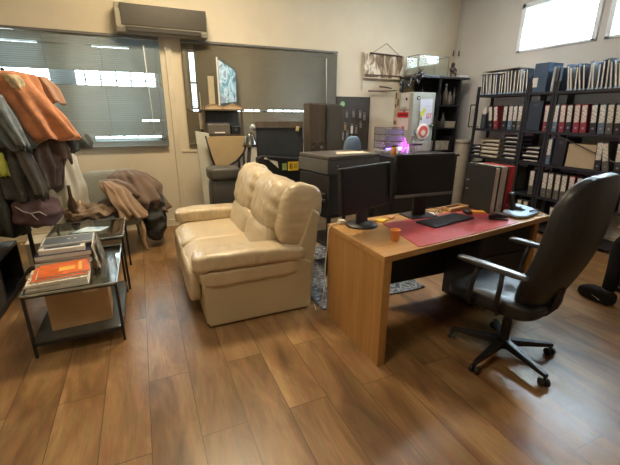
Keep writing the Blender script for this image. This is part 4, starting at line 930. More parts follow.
bm = BM(); b2(bm, (.085, -.17, 1.015), (.10, -.158, 1.05)); obj('yellow_mark', bm, MATS['yellow_sticker'], t)
# fridge
t = thing('fridge', 'pale grey fridge covered in notes and magnets against the back wall', 'fridge', (3.80, 4.70, 0))
M_fr = mat('fridge_grey_green', (.38, .40, .35), .4, var=.04)
bm = BM(); b2(bm, (-.20, -.16, .02), (.20, .24, 1.80)); obj('cabinet', bm, M_fr, t, bevel=.012, seg=3)
bm = BM(); b2(bm, (-.20, -.20, .74), (.205, -.165, 1.80)); obj('door', bm, M_fr, t, bevel=.012, seg=3)
bm = BM(); b2(bm, (-.20, -.20, .04), (.205, -.165, .73)); d2 = obj('freezer_door', bm, M_fr, t, bevel=.012, seg=3)
bm = BM(); b2(bm, (-.175, -.225, .85), (-.16, -.20, 1.20)); obj('handle', bm, mat('fridge_handle', (.25, .26, .24), .35), t, bevel=.004)
def note(nm, c, w, h, axis, m, label, cat='note', parts=(), rot=0):
    """sheet held on the fridge: axis 'f' = front face, 's' = left side face"""
    t = thing(nm, label, cat, c, -PI/2 if axis == 's' else 0)
    q = Matrix.Rotation(rot, 3, 'Y').to_quaternion()
    bm = BM(); bx(bm, (0, -.002, 0), (w, .002, h), q); obj('sheet', bm, m, t)
    for (n2, x, z, a, b, mm, rd) in parts:
        bm = BM()
        if rd: cyl(bm, (x, -.004, z), (x, -.009, z), a, n=18)
        else: bx(bm, (x, -.004, z), (a, .0025, b), q)
        obj(n2, bm, mm, t)
    return t
M_pk = mat('pink_red_ink', (.70, .12, .10), .6); M_yel = mat('yellow_green_ink', (.62, .62, .12), .6); M_blk = M_black
M_lil = mat('lilac_white_paper', (.62, .63, .72), .7, var=.05); M_cal = mat('tan_calendar', (.50, .40, .29), .7)
note('childs_drawing', (3.84, 4.49, 1.53), .22, .36, 'f', M_lil, 'white paper with red and yellow-green scribbles on the front of the fridge', 'drawing',
     (('yellow_blot', -.07, -.02, .04, 0, M_yel, 1), ('yellow_blot', -.035, .03, .028, 0, M_yel, 1), ('green_blot', -.085, -.09, .022, 0, mat('olive_ink', (.30, .32, .08), .6), 1), ('red_letters', .02, -.05, .012, .07, M_pk, 0), ('red_letters', .05, -.05, .012, .07, M_pk, 0), ('red_letters', .035, -.08, .04, .012, M_pk, 0), ('red_letters', .085, -.05, .012, .07, M_pk, 0), ('red_letters', .095, -.02, .03, .01, M_pk, 0), ('pencil_line', .02, .08, .10, .004, mat('grey_ink', (.3, .3, .35), .6), 0)), R(-3))
t = thing('plate_ornament', 'round white plate ornament with a red centre on the fridge door', 'ornament', (3.81, 4.487, 1.25))
bm = BM(); lathe(bm, [(.11, 0), (.12, .008), (.11, .012), (.02, .008)], n=32)
for v in bm.verts: v.co = Matrix.Rotation(R(90), 3, 'X') @ v.co
obj('plate', bm, M_paper, t, smooth=True)
bm = BM(); cyl(bm, (0, -.010, .01), (0, -.016, .01), .082, n=24); obj('red_disc', bm, M_pk, t)
bm = BM(); cyl(bm, (0, -.016, -.01), (0, -.02, -.01), .042, n=20); obj('pale_disc', bm, mat('cream_print', (.62, .50, .40), .6), t)
note('tea_towel', (3.81, 4.487, 1.07), .21, .18, 'f', mat('tea_towel', (.48, .47, .42), .9, var=.1, bump=.2), 'off-white cloth hanging below the round plate on the fridge', 'cloth', (('fold_line', .0, .0, .004, .17, M_fr, 0),))
for k, (x, z, m, lb) in enumerate(((3.69, 1.72, M_dgrey, 'round dark magnet at the top left of the fridge door'), (3.90, 1.39, M_red, 'red magnet just above the round plate ornament'), (3.98, 1.35, mat('dark_green', (.05, .14, .07), .5), 'dark green magnet right of the red magnet'), (3.69, 1.25, mat('teal', (.05, .22, .25), .5), 'teal magnet left of the round plate ornament'))):
    t = thing('fridge_magnet', lb, 'magnet', (x, 4.499, z))
    bm = BM(); cyl(bm, (0, -.01, 0), (0, 0, 0), .028, n=18); obj('disc', bm, m, t)
    bm = BM(); cyl(bm, (0, -.012, 0), (0, -.010, 0), .012, n=14); obj('dot', bm, M_paper, t)
note('wall_calendar', (3.598, 4.87, 1.64), .11, .34, 's', M_cal, 'tan calendar sheet on the left side of the fridge, nearest the wall', 'calendar', (('black_figures', -.02, .12, .025, .09, M_blk, 0), ('black_figures', .03, .03, .025, .10, M_blk, 0), ('black_figures', -.02, -.02, .03, .05, M_dgrey, 0)))
note('white_card', (3.598, 4.68, 1.68), .20, .21, 's', mat('cool_white_card', (.60, .62, .62), .6), 'white card with a dark dot high on the fridge side', 'card', (('dark_dot', .04, .03, .020, 0, M_blk, 1), ('print_line', -.01, -.09, .14, .006, M_dgrey, 0)))
note('red_white_notice', (3.598, 4.70, 1.41), .26, .26, 's', mat('pinkish_paper', (.68, .60, .62), .6), 'notice with a red heading band on the fridge side', 'notice', (('red_band', 0, .08, .255, .075, M_red, 0), ('white_line', 0, .08, .18, .015, M_paper, 0), ('red_magnet', .03, .135, .020, 0, M_red, 1), ('red_magnet', .03, -.10, .022, 0, M_red, 1)))
note('small_card', (3.598, 4.88, 1.38), .11, .16, 's', mat('cream_card', (.62, .50, .42), .6), 'small cream card with a ring mark low on the fridge side', 'card', (('ring_mark', 0, 0, .03, 0, mat('rust_print', (.35, .15, .12), .6), 1), ('pale_centre', 0, 0, .018, 0, M_paper, 1)))
# acrylic drawers with LED glow
M_acr = glass('clear_acrylic', (.80, .82, .90), .08, 1.2)
t = thing('acrylic_organiser', 'clear acrylic drawer unit lit violet-blue from inside, beside the fridge', 'organiser', (2.85, 3.98, 1.01))
t.scale = (.68, 1, .88)
bm = BM(); b2(bm, (-.20, -.12, .08), (-.194, .12, .38)); b2(bm, (.194, -.12, .08), (.20, .12, .38)); b2(bm, (-.20, .114, .08), (.20, .12, .38))
for z in (.10, .19, .28, .375): b2(bm, (-.20, -.12, z), (.20, .12, z+.005))
obj('shell', bm, M_acr, t)
for j in range(3):
    bm = BM(); b2(bm, (-.19, -.126, .11+j*.09), (.19, -.120, .18+j*.09)); d_ = obj('drawer_front', bm, mat('smoky_violet_acrylic', (.28, .27, .36), .25), t)
    bm = BM(); b2(bm, (.08, -.134, .145+j*.09), (.15, -.126, .15+j*.09)); obj('handle', bm, M_silver, d_)
bm = BM(); b2(bm, (-.21, -.13, .06), (.21, .12, .075)); obj('tray', bm, mat('white_tray', (.62, .58, .60), .4), t, bevel=.003)
bm = BM(); b2(bm, (-.17, -.128, .088), (.15, -.121, .104)); obj('blue_glow', bm, emit('violet_led', (.22, .15, 1.0), 5.0), t)
bm = BM(); b2(bm, (.10, -.132, .090), (.17, -.127, .110)); obj('white_glow', bm, emit('lilac_led', (.75, .7, 1.0), 7.0), t)
bm = BM(); obj('base_frame', (lambda b: (b2(b, (-.19, -.11, 0), (.19, .10, .06)), b)[1])(bm), M_acr, t)
t = thing('magenta_lamp', 'glowing magenta crystal lamp on the black filing cabinet before the fridge', 'lamp', (3.07, 3.93, 1.01))
bm = BM(); cyl(bm, (0, 0, 0), (0, 0, .02), .055, n=24); obj('base', bm, M_black, t)
bm = BM()
for k in range(14):
    a = rnd.uniform(0, 2*PI); r_ = rnd.uniform(.0, .03); h = rnd.uniform(.10, .20)
    cyl(bm, (r_*math.cos(a), r_*math.sin(a), .02), (1.5*r_*math.cos(a), 1.5*r_*math.sin(a), h), .017, .008, 6)
obj('crystal', bm, emit('magenta_glow', (.80, .10, .95), 1.3), t)
d = bpy.data.lights.new('magenta_lamp_light', 'POINT'); d.energy = 1.5; d.color = (1, .2, 1); d.shadow_soft_size = .04
o = bpy.data.objects.new('magenta_lamp_light', d); COL.objects.link(o); o.location = (3.05, 3.80, 1.14)
t = thing('tinsel_figure', 'lilac sparkling net ornament left of the magenta lamp', 'ornament', (2.96, 3.77, 1.01))
bm = BM(); 
for k in range(26):
    a = rnd.uniform(0, 2*PI); z = rnd.uniform(.01, .12); tube(bm, [(0, 0, z*.6), (.03*math.cos(a), .02*math.sin(a), z), (.06*math.cos(a+.8), .04*math.sin(a+.8), z+rnd.uniform(-.01, .03))], .0035, 5)
obj('strands', bm, mat('lilac_tinsel', (.62, .42, .70), .35, metal=.2), t)
bm = BM(); cyl(bm, (0, 0, 0), (0, 0, .08), .02, .012, 12); obj('core', bm, MATS['lilac_tinsel'], t)
t = thing('black_tap', 'black crane-shaped lamp arm in front of the fridge door', 'lamp', (3.20, 3.85, 1.01))
bm = BM(); tube(bm, [(0, 0, 0), (0, 0, .12)], .009, 10); obj('post', bm, M_steel, t)
bm = BM(); b2(bm, (-.10, -.03, .115), (.06, .03, .135)); obj('head', bm, M_black, t, bevel=.005)
bm = BM(); cyl(bm, (0, 0, 0), (0, 0, .01), .04, n=20); obj('base', bm, M_black, t)
for k, (x, y, c1, lb) in enumerate(((2.50, 3.38, mat('orange_glass', (.55, .22, .06), .4), 'small orange jar on the small black cabinet beside the copier'), (2.57, 3.44, M_paper, 'small white jar behind the orange jar by the copier'))):
    t = thing('jar', lb, 'jar', (x, y, 1.07))
    bm = BM(); lathe(bm, [(.025, 0), (.03, .01), (.03, .08), (.02, .09)], n=20); obj('jar_body', bm, c1, t, smooth=True)
    bm = BM(); cyl(bm, (0, 0, .09), (0, 0, .11), .022, n=16); obj('lid', bm, M_brown, t)

# scroll picture
t = thing('bamboo_scroll', 'sepia bamboo-forest scroll picture hung by a cord on the back wall', 'picture', (3.60, 5.27, 2.03))
M_scroll = paint_mat('sepia_ink_bamboo', [(.32, (.07, .045, .03)), (.43, (.20, .14, .09)), (.52, (.40, .31, .21)), (.60, (.70, .64, .52))], 3.0, 1.4, rough=.8, stretch=(2.8, 1, 1.0))
bm = BM(); b2(bm, (-.36, -.004, .0), (.36, .004, .34)); obj('picture_sheet', bm, M_scroll, t)
bm = BM(); b2(bm, (-.345, -.006, .03), (.345, -.004, .055)); b2(bm, (-.34, -.006, .015), (-.1, -.004, .028)); obj('dark_ground', bm, mat('sepia_dark', (.09, .06, .04), .8), t)
bm = BM(); cyl(bm, (-.27, -.01, .35), (.31, -.01, .335), .012, n=14); obj('top_rod', bm, M_dbrown, t)
bm = BM(); cyl(bm, (-.36, -.008, 0), (.36, -.008, 0), .008, n=12); obj('bottom_rod', bm, M_cardl, t)
bm = BM(); tube(bm, [(-.22, -.01, .36), (.02, -.005, .50), (.26, -.01, .35)], .004, 6); obj('cord', bm, M_dbrown, t)
bm = BM(); b2(bm, (-.39, -.004, -.18), (-.375, .004, .36)); obj('left_batten', bm, M_cardl, t)
# sword / branch shelf ornament
t = thing('driftwood_branch', 'long thin brown stick pinned on the wall under the scroll', 'stick', (3.52, 5.24, 1.84))
bm = BM(); tube(bm, [(-.20, 0, .0), (.05, -.005, .005), (.32, -.01, .02)], .010, 8, .7); obj('stick', bm, M_dbrown, t)
bm = BM(); tube(bm, [(.0, 0, .07), (.10, -.005, .065), (.22, -.01, .05)], .012, 8, .8); obj('upper_stick', bm, M_dbrown, t)
t = thing('dragon_sculpture', 'black knotted metal sculpture on top of the fridge, beside the scroll', 'sculpture', (3.80, 4.76, 1.885))
t.scale = (1.0, .8, 1.05)
bm = BM(); pts = []
for k in range(40):
    u = k/39; pts.append((-.24+.36*u, .03*math.sin(u*14), .02+.10*u+.05*math.sin(u*13)))
tube(bm, pts, .016, 8)
for k in range(9):
    a = k*.8; tube(bm, [(.06+.03*math.cos(a), .03*math.sin(a), .10), (.07+.06*math.cos(a), .05*math.sin(a), .15+.02*math.sin(a*3)), (.08+.05*math.cos(a+.6), .04*math.sin(a), .18)], .012, 7, .6)
ball(bm, (.11, 0, .19), .04, (1.2, .8, .8)); ball(bm, (.04, 0, .13), .035)
tube(bm, [(-.22, 0, .02), (-.25, 0, -.05), (-.23, 0, -.08)], .012, 7, .5)
obj('body', bm, M_black, t, smooth=True)
bm = BM(); tube(bm, [(.09, 0, .22), (.07, .0, .26)], .007, 6, .4); tube(bm, [(.12, 0, .22), (.15, 0, .25)], .007, 6, .4); obj('horns', bm, M_black, t)

# black rack in the corner
t = thing('corner_rack', 'black open rack in the room corner with a glass tank on top', 'rack', (4.50, 4.98, 0))
for x in (-.15, .26):
    for y in (-.16, .26):
        bm = BM(); b2(bm, (x-.015, y-.015, 0), (x+.015, y+.015, 2.03)); obj('post', bm, M_blackm, t)
for z in (.15, .55, .92, 1.27, 1.62):
    bm = BM(); b2(bm, (-.17, -.18, z), (.28, .28, z+.022)); obj('shelf', bm, M_black, t, bevel=.002)
bm = BM(); b2(bm, (-.60, -.19, 2.03), (.42, .28, 2.06)); obj('top_shelf', bm, M_black, t, bevel=.003)
bm = BM(); b2(bm, (-.57, .24, 1.84), (-.54, .28, 2.03)); b2(bm, (-.57, .0, 2.0), (-.54, .28, 2.03)); obj('bracket', bm, M_blackm, t)
bm = BM(); b2(bm, (-.30, .262, .15), (.27, .27, 2.03)); obj('side_panel', (lambda q: (b2(q, (.275, -.16, .15), (.283, .27, 2.03)), q)[1])(BM()), M_black, t); obj('back_panel', bm, mat('rack_back', (.022, .022, .024), .7), t)
t = thing('glass_tank', 'empty glass tank on top of the corner rack, reflecting a window', 'tank', (4.235, 5.02, 2.06))
bm = BM(); W2, D2, H2, T = .29, .15, .29, .005
b2(bm, (-W2, -D2, 0), (W2, D2, T)); b2(bm, (-W2, -D2, T), (-W2+T, D2, H2)); b2(bm, (W2-T, -D2, T), (W2, D2, H2)); b2(bm, (-W2+T, -D2, T), (W2-T, -D2+T, H2)); b2(bm, (-W2+T, D2-T, T), (W2-T, D2, H2)); obj('glass_walls', bm, glass('tank_glass_reflective', (.92, .96, .95), .01, 1.35), t)
bm = BM()
for z in (.0, H2-.008):
    b2(bm, (-W2-.004, -D2-.004, z), (W2+.004, -D2+.002, z+.010)); b2(bm, (-W2-.004, D2-.002, z), (W2+.004, D2+.004, z+.010)); b2(bm, (-W2-.004, -D2, z), (-W2+.002, D2, z+.010)); b2(bm, (W2-.002, -D2, z), (W2+.004, D2, z+.010))
obj('edge_trim', bm, mat('tank_trim', (.30, .30, .27), .4), t)
bm = BM(); b2(bm, (-W2+.01, -D2+.01, .006), (W2-.01, D2-.01, .03)); obj('gravel', bm, mat('pale_gravel', (.42, .40, .36), .9, var=.4, scale=60), t)
t = thing('figurine', 'small dark bronze seated figurine on top of the corner rack', 'figurine', (4.69, 4.95, 2.06))
M_bz = mat('dark_bronze', (.10, .07, .06), .4, metal=.4)
bm = BM(); cyl(bm, (0, 0, 0), (0, 0, .02), .06, n=20); obj('plinth', bm, mat('grey_stone', (.30, .28, .28), .6), t)
bm = BM(); ball(bm, (0, 0, .115), .045, (1, .7, 1.25)); ball(bm, (0, 0, .195), .035, (.9, .9, 1.05))
tube(bm, [(-.035, 0, .15), (-.065, -.01, .12), (-.04, -.04, .10)], .013, 8); tube(bm, [(.035, 0, .15), (.065, -.01, .12), (.04, -.04, .10)], .013, 8)
tube(bm, [(-.02, 0, .08), (-.05, -.03, .06), (-.04, -.02, .02)], .018, 8); tube(bm, [(.02, 0, .08), (.05, -.03, .06), (.04, -.02, .02)], .018, 8); obj('figure', bm, M_bz, t, smooth=True)
t = thing('white_box_flat', 'flat white box at the right end of the corner rack top', 'box', (4.84, 4.92, 2.06))
bm = BM(); b2(bm, (-.09, -.09, 0), (.09, .12, .03)); obj('box_body', bm, M_lil, t, bevel=.003)
bm = BM(); b2(bm, (-.092, -.092, .022), (.092, .122, .034)); obj('lid', bm, M_paper, t, bevel=.002)
RC = [('dark_vase', 'vase'), ('dark_bottle', 'bottle')]
for k, (x, z, h, r_, m, lb) in enumerate(((4.42, 1.642, .26, .035, M_char, 'slim charcoal bottle on the upper shelf of the corner rack'), (4.55, 1.642, .32, .04, M_brown, 'brown bottle in the middle of the rack upper shelf'), (4.64, 1.642, .22, .045, mat('taupe_pot', (.12, .095, .075), .5), 'taupe round vase on the upper rack shelf'), (4.73, 1.642, .28, .028, M_char, 'dark bottle at the right of the upper rack shelf'),
                                 (4.40, 1.292, .20, .045, M_brown, 'squat brown jar on the second shelf of the rack'), (4.55, 1.292, .24, .035, M_dgrey, 'grey bottle on the second shelf of the rack'))):
    t = thing('bottle', lb, 'bottle', (x, 4.90, z))
    bm = BM(); lathe(bm, [(r_*.8, 0), (r_, .02), (r_, h*.55), (r_*.45, h*.75), (r_*.4, h*.93)], n=20); obj('bottle_body', bm, m, t, smooth=True)
    bm = BM(); cyl(bm, (0, 0, h*.93), (0, 0, h), r_*.48, n=14); obj('cap', bm, M_steel if k == 1 else M_black, t)
for k, (x, z, w, d, h, m, lb) in enumerate(((4.66, 1.292, .16, .22, .10, M_cardl, 'pale box on the second shelf of the corner rack'), (4.50, .942, .28, .24, .14, mat('bundled_papers', (.45, .42, .35), .8, var=.3, scale=14), 'bundle of off-white papers on the middle rack shelf'), (4.71, .942, .10, .22, .22, M_black, 'black box right of the paper bundle on the rack'), (4.56, .572, .38, .30, .26, M_char, 'wide charcoal box on the low rack shelf'))):
    t = thing('storage_box', lb, 'box', (x, 4.92, z))
    bm = BM(); b2(bm, (-w/2, -d/2, 0), (w/2, d/2, h-.012)); obj('box_body', bm, m, t, bevel=.006)
    bm = BM(); b2(bm, (-w/2-.003, -d/2-.003, h-.02), (w/2+.003, d/2+.003, h)); obj('lid', bm, m, t, bevel=.003)
t = thing('cylinder_stool', 'beige round drum standing between the rack and the binder shelves', 'drum', (4.80, 4.66, 0))
bm = BM(); lathe(bm, [(.11, 0), (.115, .02), (.115, 1.06), (.10, 1.09)], n=32); obj('drum_body', bm, mat('beige_drum', (.36, .32, .26), .7, var=.1), t, smooth=True)
bm = BM(); lathe(bm, [(.12, 1.06), (.122, 1.07), (.122, 1.10), (.10, 1.115), (.02, 1.115)], n=32); obj('lid', bm, MATS['beige_drum'], t, smooth=True)

# ================================================================ BINDER SHELVES
SX0, SX1 = 4.655, 4.98
SHZ = [.08, .49, .905, 1.305, 1.775]
def shelf_unit(y0, y1, label, top=1.79, brace=False, cross=False):
    t = thing('shelving_unit', label, 'shelving', ((SX0+SX1)/2, (y0+y1)/2, 0)); o_ = Vector(t.location)
    def P(fn):
        bm = BM(); fn(bm)
        for v in bm.verts: v.co -= o_
        return bm
    for y in (y0+.018, y1-.018):
        for x in (SX0+.012, SX1-.012): obj('upright', P(lambda b: b2(b, (x-.014, y-.018, 0), (x+.014, y+.018, top+.10))), M_shelf, t, bevel=.002)
    for z in SHZ: obj('shelf_board', P(lambda b: b2(b, (SX0-.01, y0+.002, z-.032), (SX1, y1-.002, z))), M_shelf, t, bevel=.002)
    if brace: obj('cross_brace', P(lambda b: (tube(b, [(SX0+.01, y0+.05, .92), (SX0+.01, y1-.08, 1.28)], .007, 8))), M_blackm, t)
    return t
shelf_unit(3.53, 4.36, 'black shelving unit nearest the room corner, papers and trays on it')
shelf_unit(3.17, 3.525, 'narrow black shelving bay between the two wide ones')
shelf_unit(2.05, 3.165, 'wide black shelving unit behind the office chair with a diagonal brace', brace=True)
# side rack strip hooked at left end
t = thing('wire_holder', 'black wire magazine holder hooked on the left end of the shelving', 'holder', (4.70, 4.43, 1.32))
bm = BM()
for p in ([(0, -.06, 0), (0, .06, 0)], [(0, -.06, .32), (0, .06, .32)], [(0, -.06, 0), (0, -.06, .32)], [(0, .06, 0), (0, .06, .32)], [(0.08, .06, 0), (0.08, .06, .26)], [(0, .06, 0), (.08, .06, 0)], [(0.08, -.06, 0), (0.08, .06, 0)]): tube(bm, p, .008, 8)
obj('wire_frame', bm, M_blackm, t)
bm = BM(); b2(bm, (.01, -.05, .005), (.05, .045, .25)); obj('magazines', bm, mat('pale_mags', (.42, .40, .38), .6), t)

# documents on the top shelf
def doc_folder(m, w, h, name='document_folder'):
    t = thing(name, '', 'folder'); 
    bm = BM(); b2(bm, (0, -w/2, 0), (.24, -w/2+.003, h)); b2(bm, (0, w/2-.003, 0), (.24, w/2, h)); b2(bm, (0.235, -w/2, 0), (.24, w/2, h)); obj('cover', bm, m, t)
    bm = BM(); b2(bm, (.004, -w/2+.006, .004), (.23, w/2-.006, h-.018)); obj('paper_edges', bm, M_paper, t)
    bm = BM(); b2(bm, (-.004, -w/2-.002, 0), (.01, w/2+.002, .016)); obj('foot_clip', bm, M_silver, t)
    return t
KIND = [('slate blue document folder leaning in the top row of the shelving', M_blue), ('dark grey document folder leaning in the top row of the shelving', M_slate), ('pale grey document folder leaning in the top row of the shelving', mat('pale_grey_card', (.36, .39, .42), .6))]
protos = [[doc_folder(m, .026, .295), False, lb] for lb, m in KIND]
ROWY = [4.31, 4.27, 4.22, 4.18, 4.13, 4.09, 4.04, 3.99, 3.95, 3.90, 3.86, 3.81, 3.77, 3.72, 3.67, 3.63, 3.58, 3.04, 2.995, 2.95, 2.90, 2.86, 2.81, 2.765, 2.72, 2.67, 2.63, 2.58, 2.535, 2.49, 2.44, 2.40, 2.35, 2.30, 2.26, 2.21, 2.16, 2.11]
for i, y in enumerate(ROWY):
    k = [2, 1, 2, 0, 1, 2, 0, 1, 1, 2, 0, 1][i % 12] if y > 3.5 else [0, 1, 0, 2, 0, 0, 1, 0, 2, 1][i % 10]
    pr_ = protos[k]; lean = R(rnd.uniform(3, 9) if y > 3.5 else rnd.uniform(4, 15)) * (-1 if i % 5 == 4 else -1)
    o = place(pr_[0], pr_[1], (SX0+.015+rnd.uniform(0, .03), y+.01, 1.778), (lean, 0, 0), pr_[2], 'document folders in the top row, ' + ('corner unit' if y > 3.5 else 'wide unit') + ', %d' % k)
    o['group'] = ['slate blue', 'dark grey', 'pale grey'][k] + (' folders on top of the corner unit' if y > 3.5 else ' folders on top of the wide unit')
    o.scale = (1, 1, rnd.uniform(.88, 1.06)); pr_[1] = True
# blue box file with white label in the narrow bay, top
t = thing('box_file', 'large dark blue box file with white label on top of the narrow bay', 'box file', (SX0+.01, 3.40, 1.776))
bm = BM(); b2(bm, (0, -.085, 0), (.26, .10, .34)); obj('box_body', bm, mat('deep_blue_card', (.045, .085, .15), .6), t, bevel=.003)
bm = BM(); b2(bm, (-.002, .03, .06), (0, .10, .17)); obj('label_sheet', bm, M_lab, t)
t = thing('document_stack', 'short row of curved pale files beside the dark blue box file', 'files', (SX0+.02, 3.20, 1.776))
for k in range(3):
    bm = BM(); b2(bm, (0, -.065+k*.045, 0), (.23, -.035+k*.045, .26+.01*k)); obj('file', bm, [M_blue, M_slate, MATS['pale_grey_card']][k], t, bevel=.002)
# flat magazines above
for k, (y, z, a, lb) in enumerate(((4.20, 2.092, 4, 'thin magazine lying flat on the folders at the corner end of the shelving'), (3.90, 2.098, -3, 'pinkish magazine lying flat on top of the folders, corner unit'))):
    t = thing('magazine', lb, 'magazine', (SX0+.13, y, z), R(a)); t.rotation_euler = (0, 0, R(a))
    bm = BM(); b2(bm, (-.105, -.148, .001), (.105, .148, .009)); obj('pages', bm, M_paper, t)
    bm = BM(); b2(bm, (-.107, -.15, .009), (.107, .15, .010)); b2(bm, (-.107, -.15, 0), (.107, .15, .001)); obj('cover', bm, [M_slate, mat('pinkish_cover', (.40, .28, .26), .5)][k], t)

# binders of row 2 and the others
specs = {
 'black': (mat('bk_card', (.020, .023, .030), .5), 'black binder'), 'wine': (M_wine, 'wine-red binder'), 'blue': (M_blue, 'slate blue binder'), 'grey': (mat('gy_card', (.11, .11, .105), .6), 'grey binder')}
bprot = {k: [binder('lever_arch_binder', '', 'binder', .068, .315, .28, v[0], label_m=M_labt), False] for k, v in specs.items()}
ORD = ['first', 'second', 'third', 'fourth', 'fifth', 'sixth', 'seventh', 'eighth', 'ninth', 'tenth', 'eleventh', 'twelfth', 'thirteenth', 'fourteenth']
NUM = ['zero', 'one', 'two', 'three', 'four', 'five', 'six', 'seven', 'eight', 'nine', 'ten', 'eleven', 'twelve', 'thirteen', 'fourteen', 'fifteen', 'sixteen']
def row(items, z, where, lean=-4):
    for (y, k, l) in items:
        P_ = bprot[k]; o = place(P_[0], P_[1], (SX0+.005, y, z+.002), (R(l if l is not None else lean), 0, 0), '%s with white spine label %s' % (specs[k][1], where), '%s binders %s' % (k, where))
        P_[1] = True
row([(4.04, 'black', -9), (3.95, 'wine', -9), (3.82, 'black', -2), (3.73, 'blue', -3), (3.66, 'black', -3), (3.585, 'grey', -3)], 1.305, 'on the second row of the corner unit')
row([(3.215, 'wine', -3)], 1.305, 'in the narrow bay beside the dark box')
row([(3.10, 'blue', -3), (3.01, 'wine', -5), (2.93, 'black', -5), (2.84, 'wine', -6), (2.76, 'wine', -6), (2.655, 'black', -6), (2.57, 'blue', -6), (2.49, 'grey', -6), (2.41, 'black', -6), (2.32, 'wine', -6), (2.23, 'black', -6), (2.14, 'grey', -6)], 1.305, 'on the second row of the wide unit')
row([(3.105, 'blue', -2), (2.52, 'black', -4), (2.43, 'grey', -12), (2.32, 'black', -4), (2.22, 'grey', -4), (2.13, 'black', -4)], .905, 'beside the cardboard box on the wide unit')
row([(4.27, 'grey', -3), (4.19, 'grey', -3), (3.66, 'black', -3), (3.57, 'grey', -3)], .49, 'low on the corner unit')
row([(3.255, 'grey', -2)], .49, 'low in the narrow bay')
row([(3.075, 'grey', -3), (3.0, 'grey', -3), (2.91, 'grey', -3), (2.83, 'grey', -3), (2.74, 'wine', -3), (2.65, 'black', -3), (2.56, 'grey', -3), (2.47, 'black', -3), (2.38, 'grey', -3), (2.28, 'black', -3), (2.18, 'grey', -3)], .49, 'low on the wide unit')
row([(3.62, 'grey', -3), (3.70, 'black', -3), (3.85, 'grey', -3)], .08, 'on the bottom shelf of the corner unit')
row([(3.36, 'grey', -3), (3.27, 'grey', -3)], .08, 'on the bottom shelf of the narrow bay')
row([(2.9, 'grey', -3), (2.8, 'black', -3), (2.6, 'grey', -3), (2.5, 'black', -3)], .08, 'on the bottom shelf of the wide unit')
def ordinal_labels(prefix, what):
    gs = {}
    for o in bpy.data.objects:
        if o.get('group') and o.name.startswith(prefix): gs.setdefault(o['group'], []).append(o)
    for g, os_ in gs.items():
        os_.sort(key=lambda o: -o.location.y)
        c = g.split(' ')[0] if not g.startswith(('slate', 'dark', 'pale')) else ' '.join(g.split(' ')[:2])
        where = g.split(what+'s ')[1] if (what+'s ') in g else ''
        for i, o in enumerate(os_):
            if len(os_) == 1: o['label'] = ('%s %s, the only one %s' % (c, what, where)); del o['group']
            else: o['label'] = '%s %s, %s from left of %s %s' % (c, what, ORD[i], NUM[len(os_)], where)
ordinal_labels('lever_arch_binder', 'binder'); ordinal_labels('document_folder', 'folder')
# thin white magazine files
t = thing('magazine_file', 'pale open magazine file at the left end of the second row', 'file', (SX0+.01, 4.19, 1.307))
bm = BM(); prism(bm, [(0, 0), (.24, 0), (.24, .30), (.12, .30), (0, .20)], 'y', -.04, -.036); prism(bm, [(0, 0), (.24, 0), (.24, .30), (.12, .30), (0, .20)], 'y', .036, .04); b2(bm, (0, -.04, 0), (.004, .04, .20)); b2(bm, (0, -.04, 0), (.24, .04, .004)); obj('holder', bm, M_slate, t)
bm = BM(); b2(bm, (.01, -.03, .005), (.22, .03, .29)); obj('papers', bm, M_lab, t)
t = thing('archive_box', 'dark blue-black archive box in the narrow bay, second row', 'archive box', (SX0+.01, 3.40, 1.307))
bm = BM(); b2(bm, (0, -.10, 0), (.27, .10, .36)); obj('box_body', bm, mat('navy_box', (.022, .038, .062), .6), t, bevel=.004)
bm = BM(); b2(bm, (-.002, -.03, .30), (0, .03, .33)); obj('label_plate', bm, M_slate, t)
t = thing('archive_box', 'tall black archive box left of the beige cardboard box, third row', 'archive box', (SX0+.01, 2.98, .907))
bm = BM(); b2(bm, (0, -.07, 0), (.27, .07, .33)); obj('box_body', bm, M_shelf, t, bevel=.004)
bm = BM(); b2(bm, (-.002, -.02, .26), (0, .02, .29)); obj('label_plate', bm, M_slate, t)
t = thing('cardboard_box', 'beige cardboard box behind the diagonal brace on the third row', 'box', (SX0+.03, 2.73, .907))
bm = BM(); b2(bm, (0, -.165, 0), (.26, .165, .27)); obj('box_body', bm, mat('beige_box', (.46, .38, .26), .75, var=.05), t, bevel=.005)
bm = BM(); b2(bm, (-.001, -.02, .26), (.262, .02, .273)); obj('tape', bm, MATS['packing_tape'], t)
# letter trays
def trays(y, w, z, n, m, label, dz=.055, pap=True):
    t = thing('letter_tray_stack', label, 'letter trays', (SX0+.01, y, z))
    for k in range(n):
        bm = BM(); zz = k*dz; b2(bm, (0, -w/2, zz), (.26, w/2, zz+.006)); b2(bm, (0, -w/2, zz), (.26, -w/2+.006, zz+.045)); b2(bm, (0, w/2-.006, zz), (.26, w/2, zz+.045)); b2(bm, (-.004, -w/2, zz), (.002, w/2, zz+.016)); tr = obj('tray', bm, m, t)
        if pap:
            bm = BM(); h = rnd.uniform(.012, .03); b2(bm, (.006, -w/2+.012, zz+.007), (.24, w/2-.012-rnd.uniform(0, .05), zz+.007+h)); obj('paper_pile', bm, M_paper, tr)
    return t
trays(4.0, .30, .907, 5, M_cardl, 'cream letter trays full of paper on the left of the third row')
trays(3.665, .24, .907, 6, M_slate, 'dark letter trays with papers right of the cream trays')
trays(3.35, .24, .907, 4, M_shelf, 'black letter trays in the narrow bay, white papers inside')
trays(4.25, .16, .907, 3, M_slate, 'half-hidden slate letter trays at the corner end of the third row')

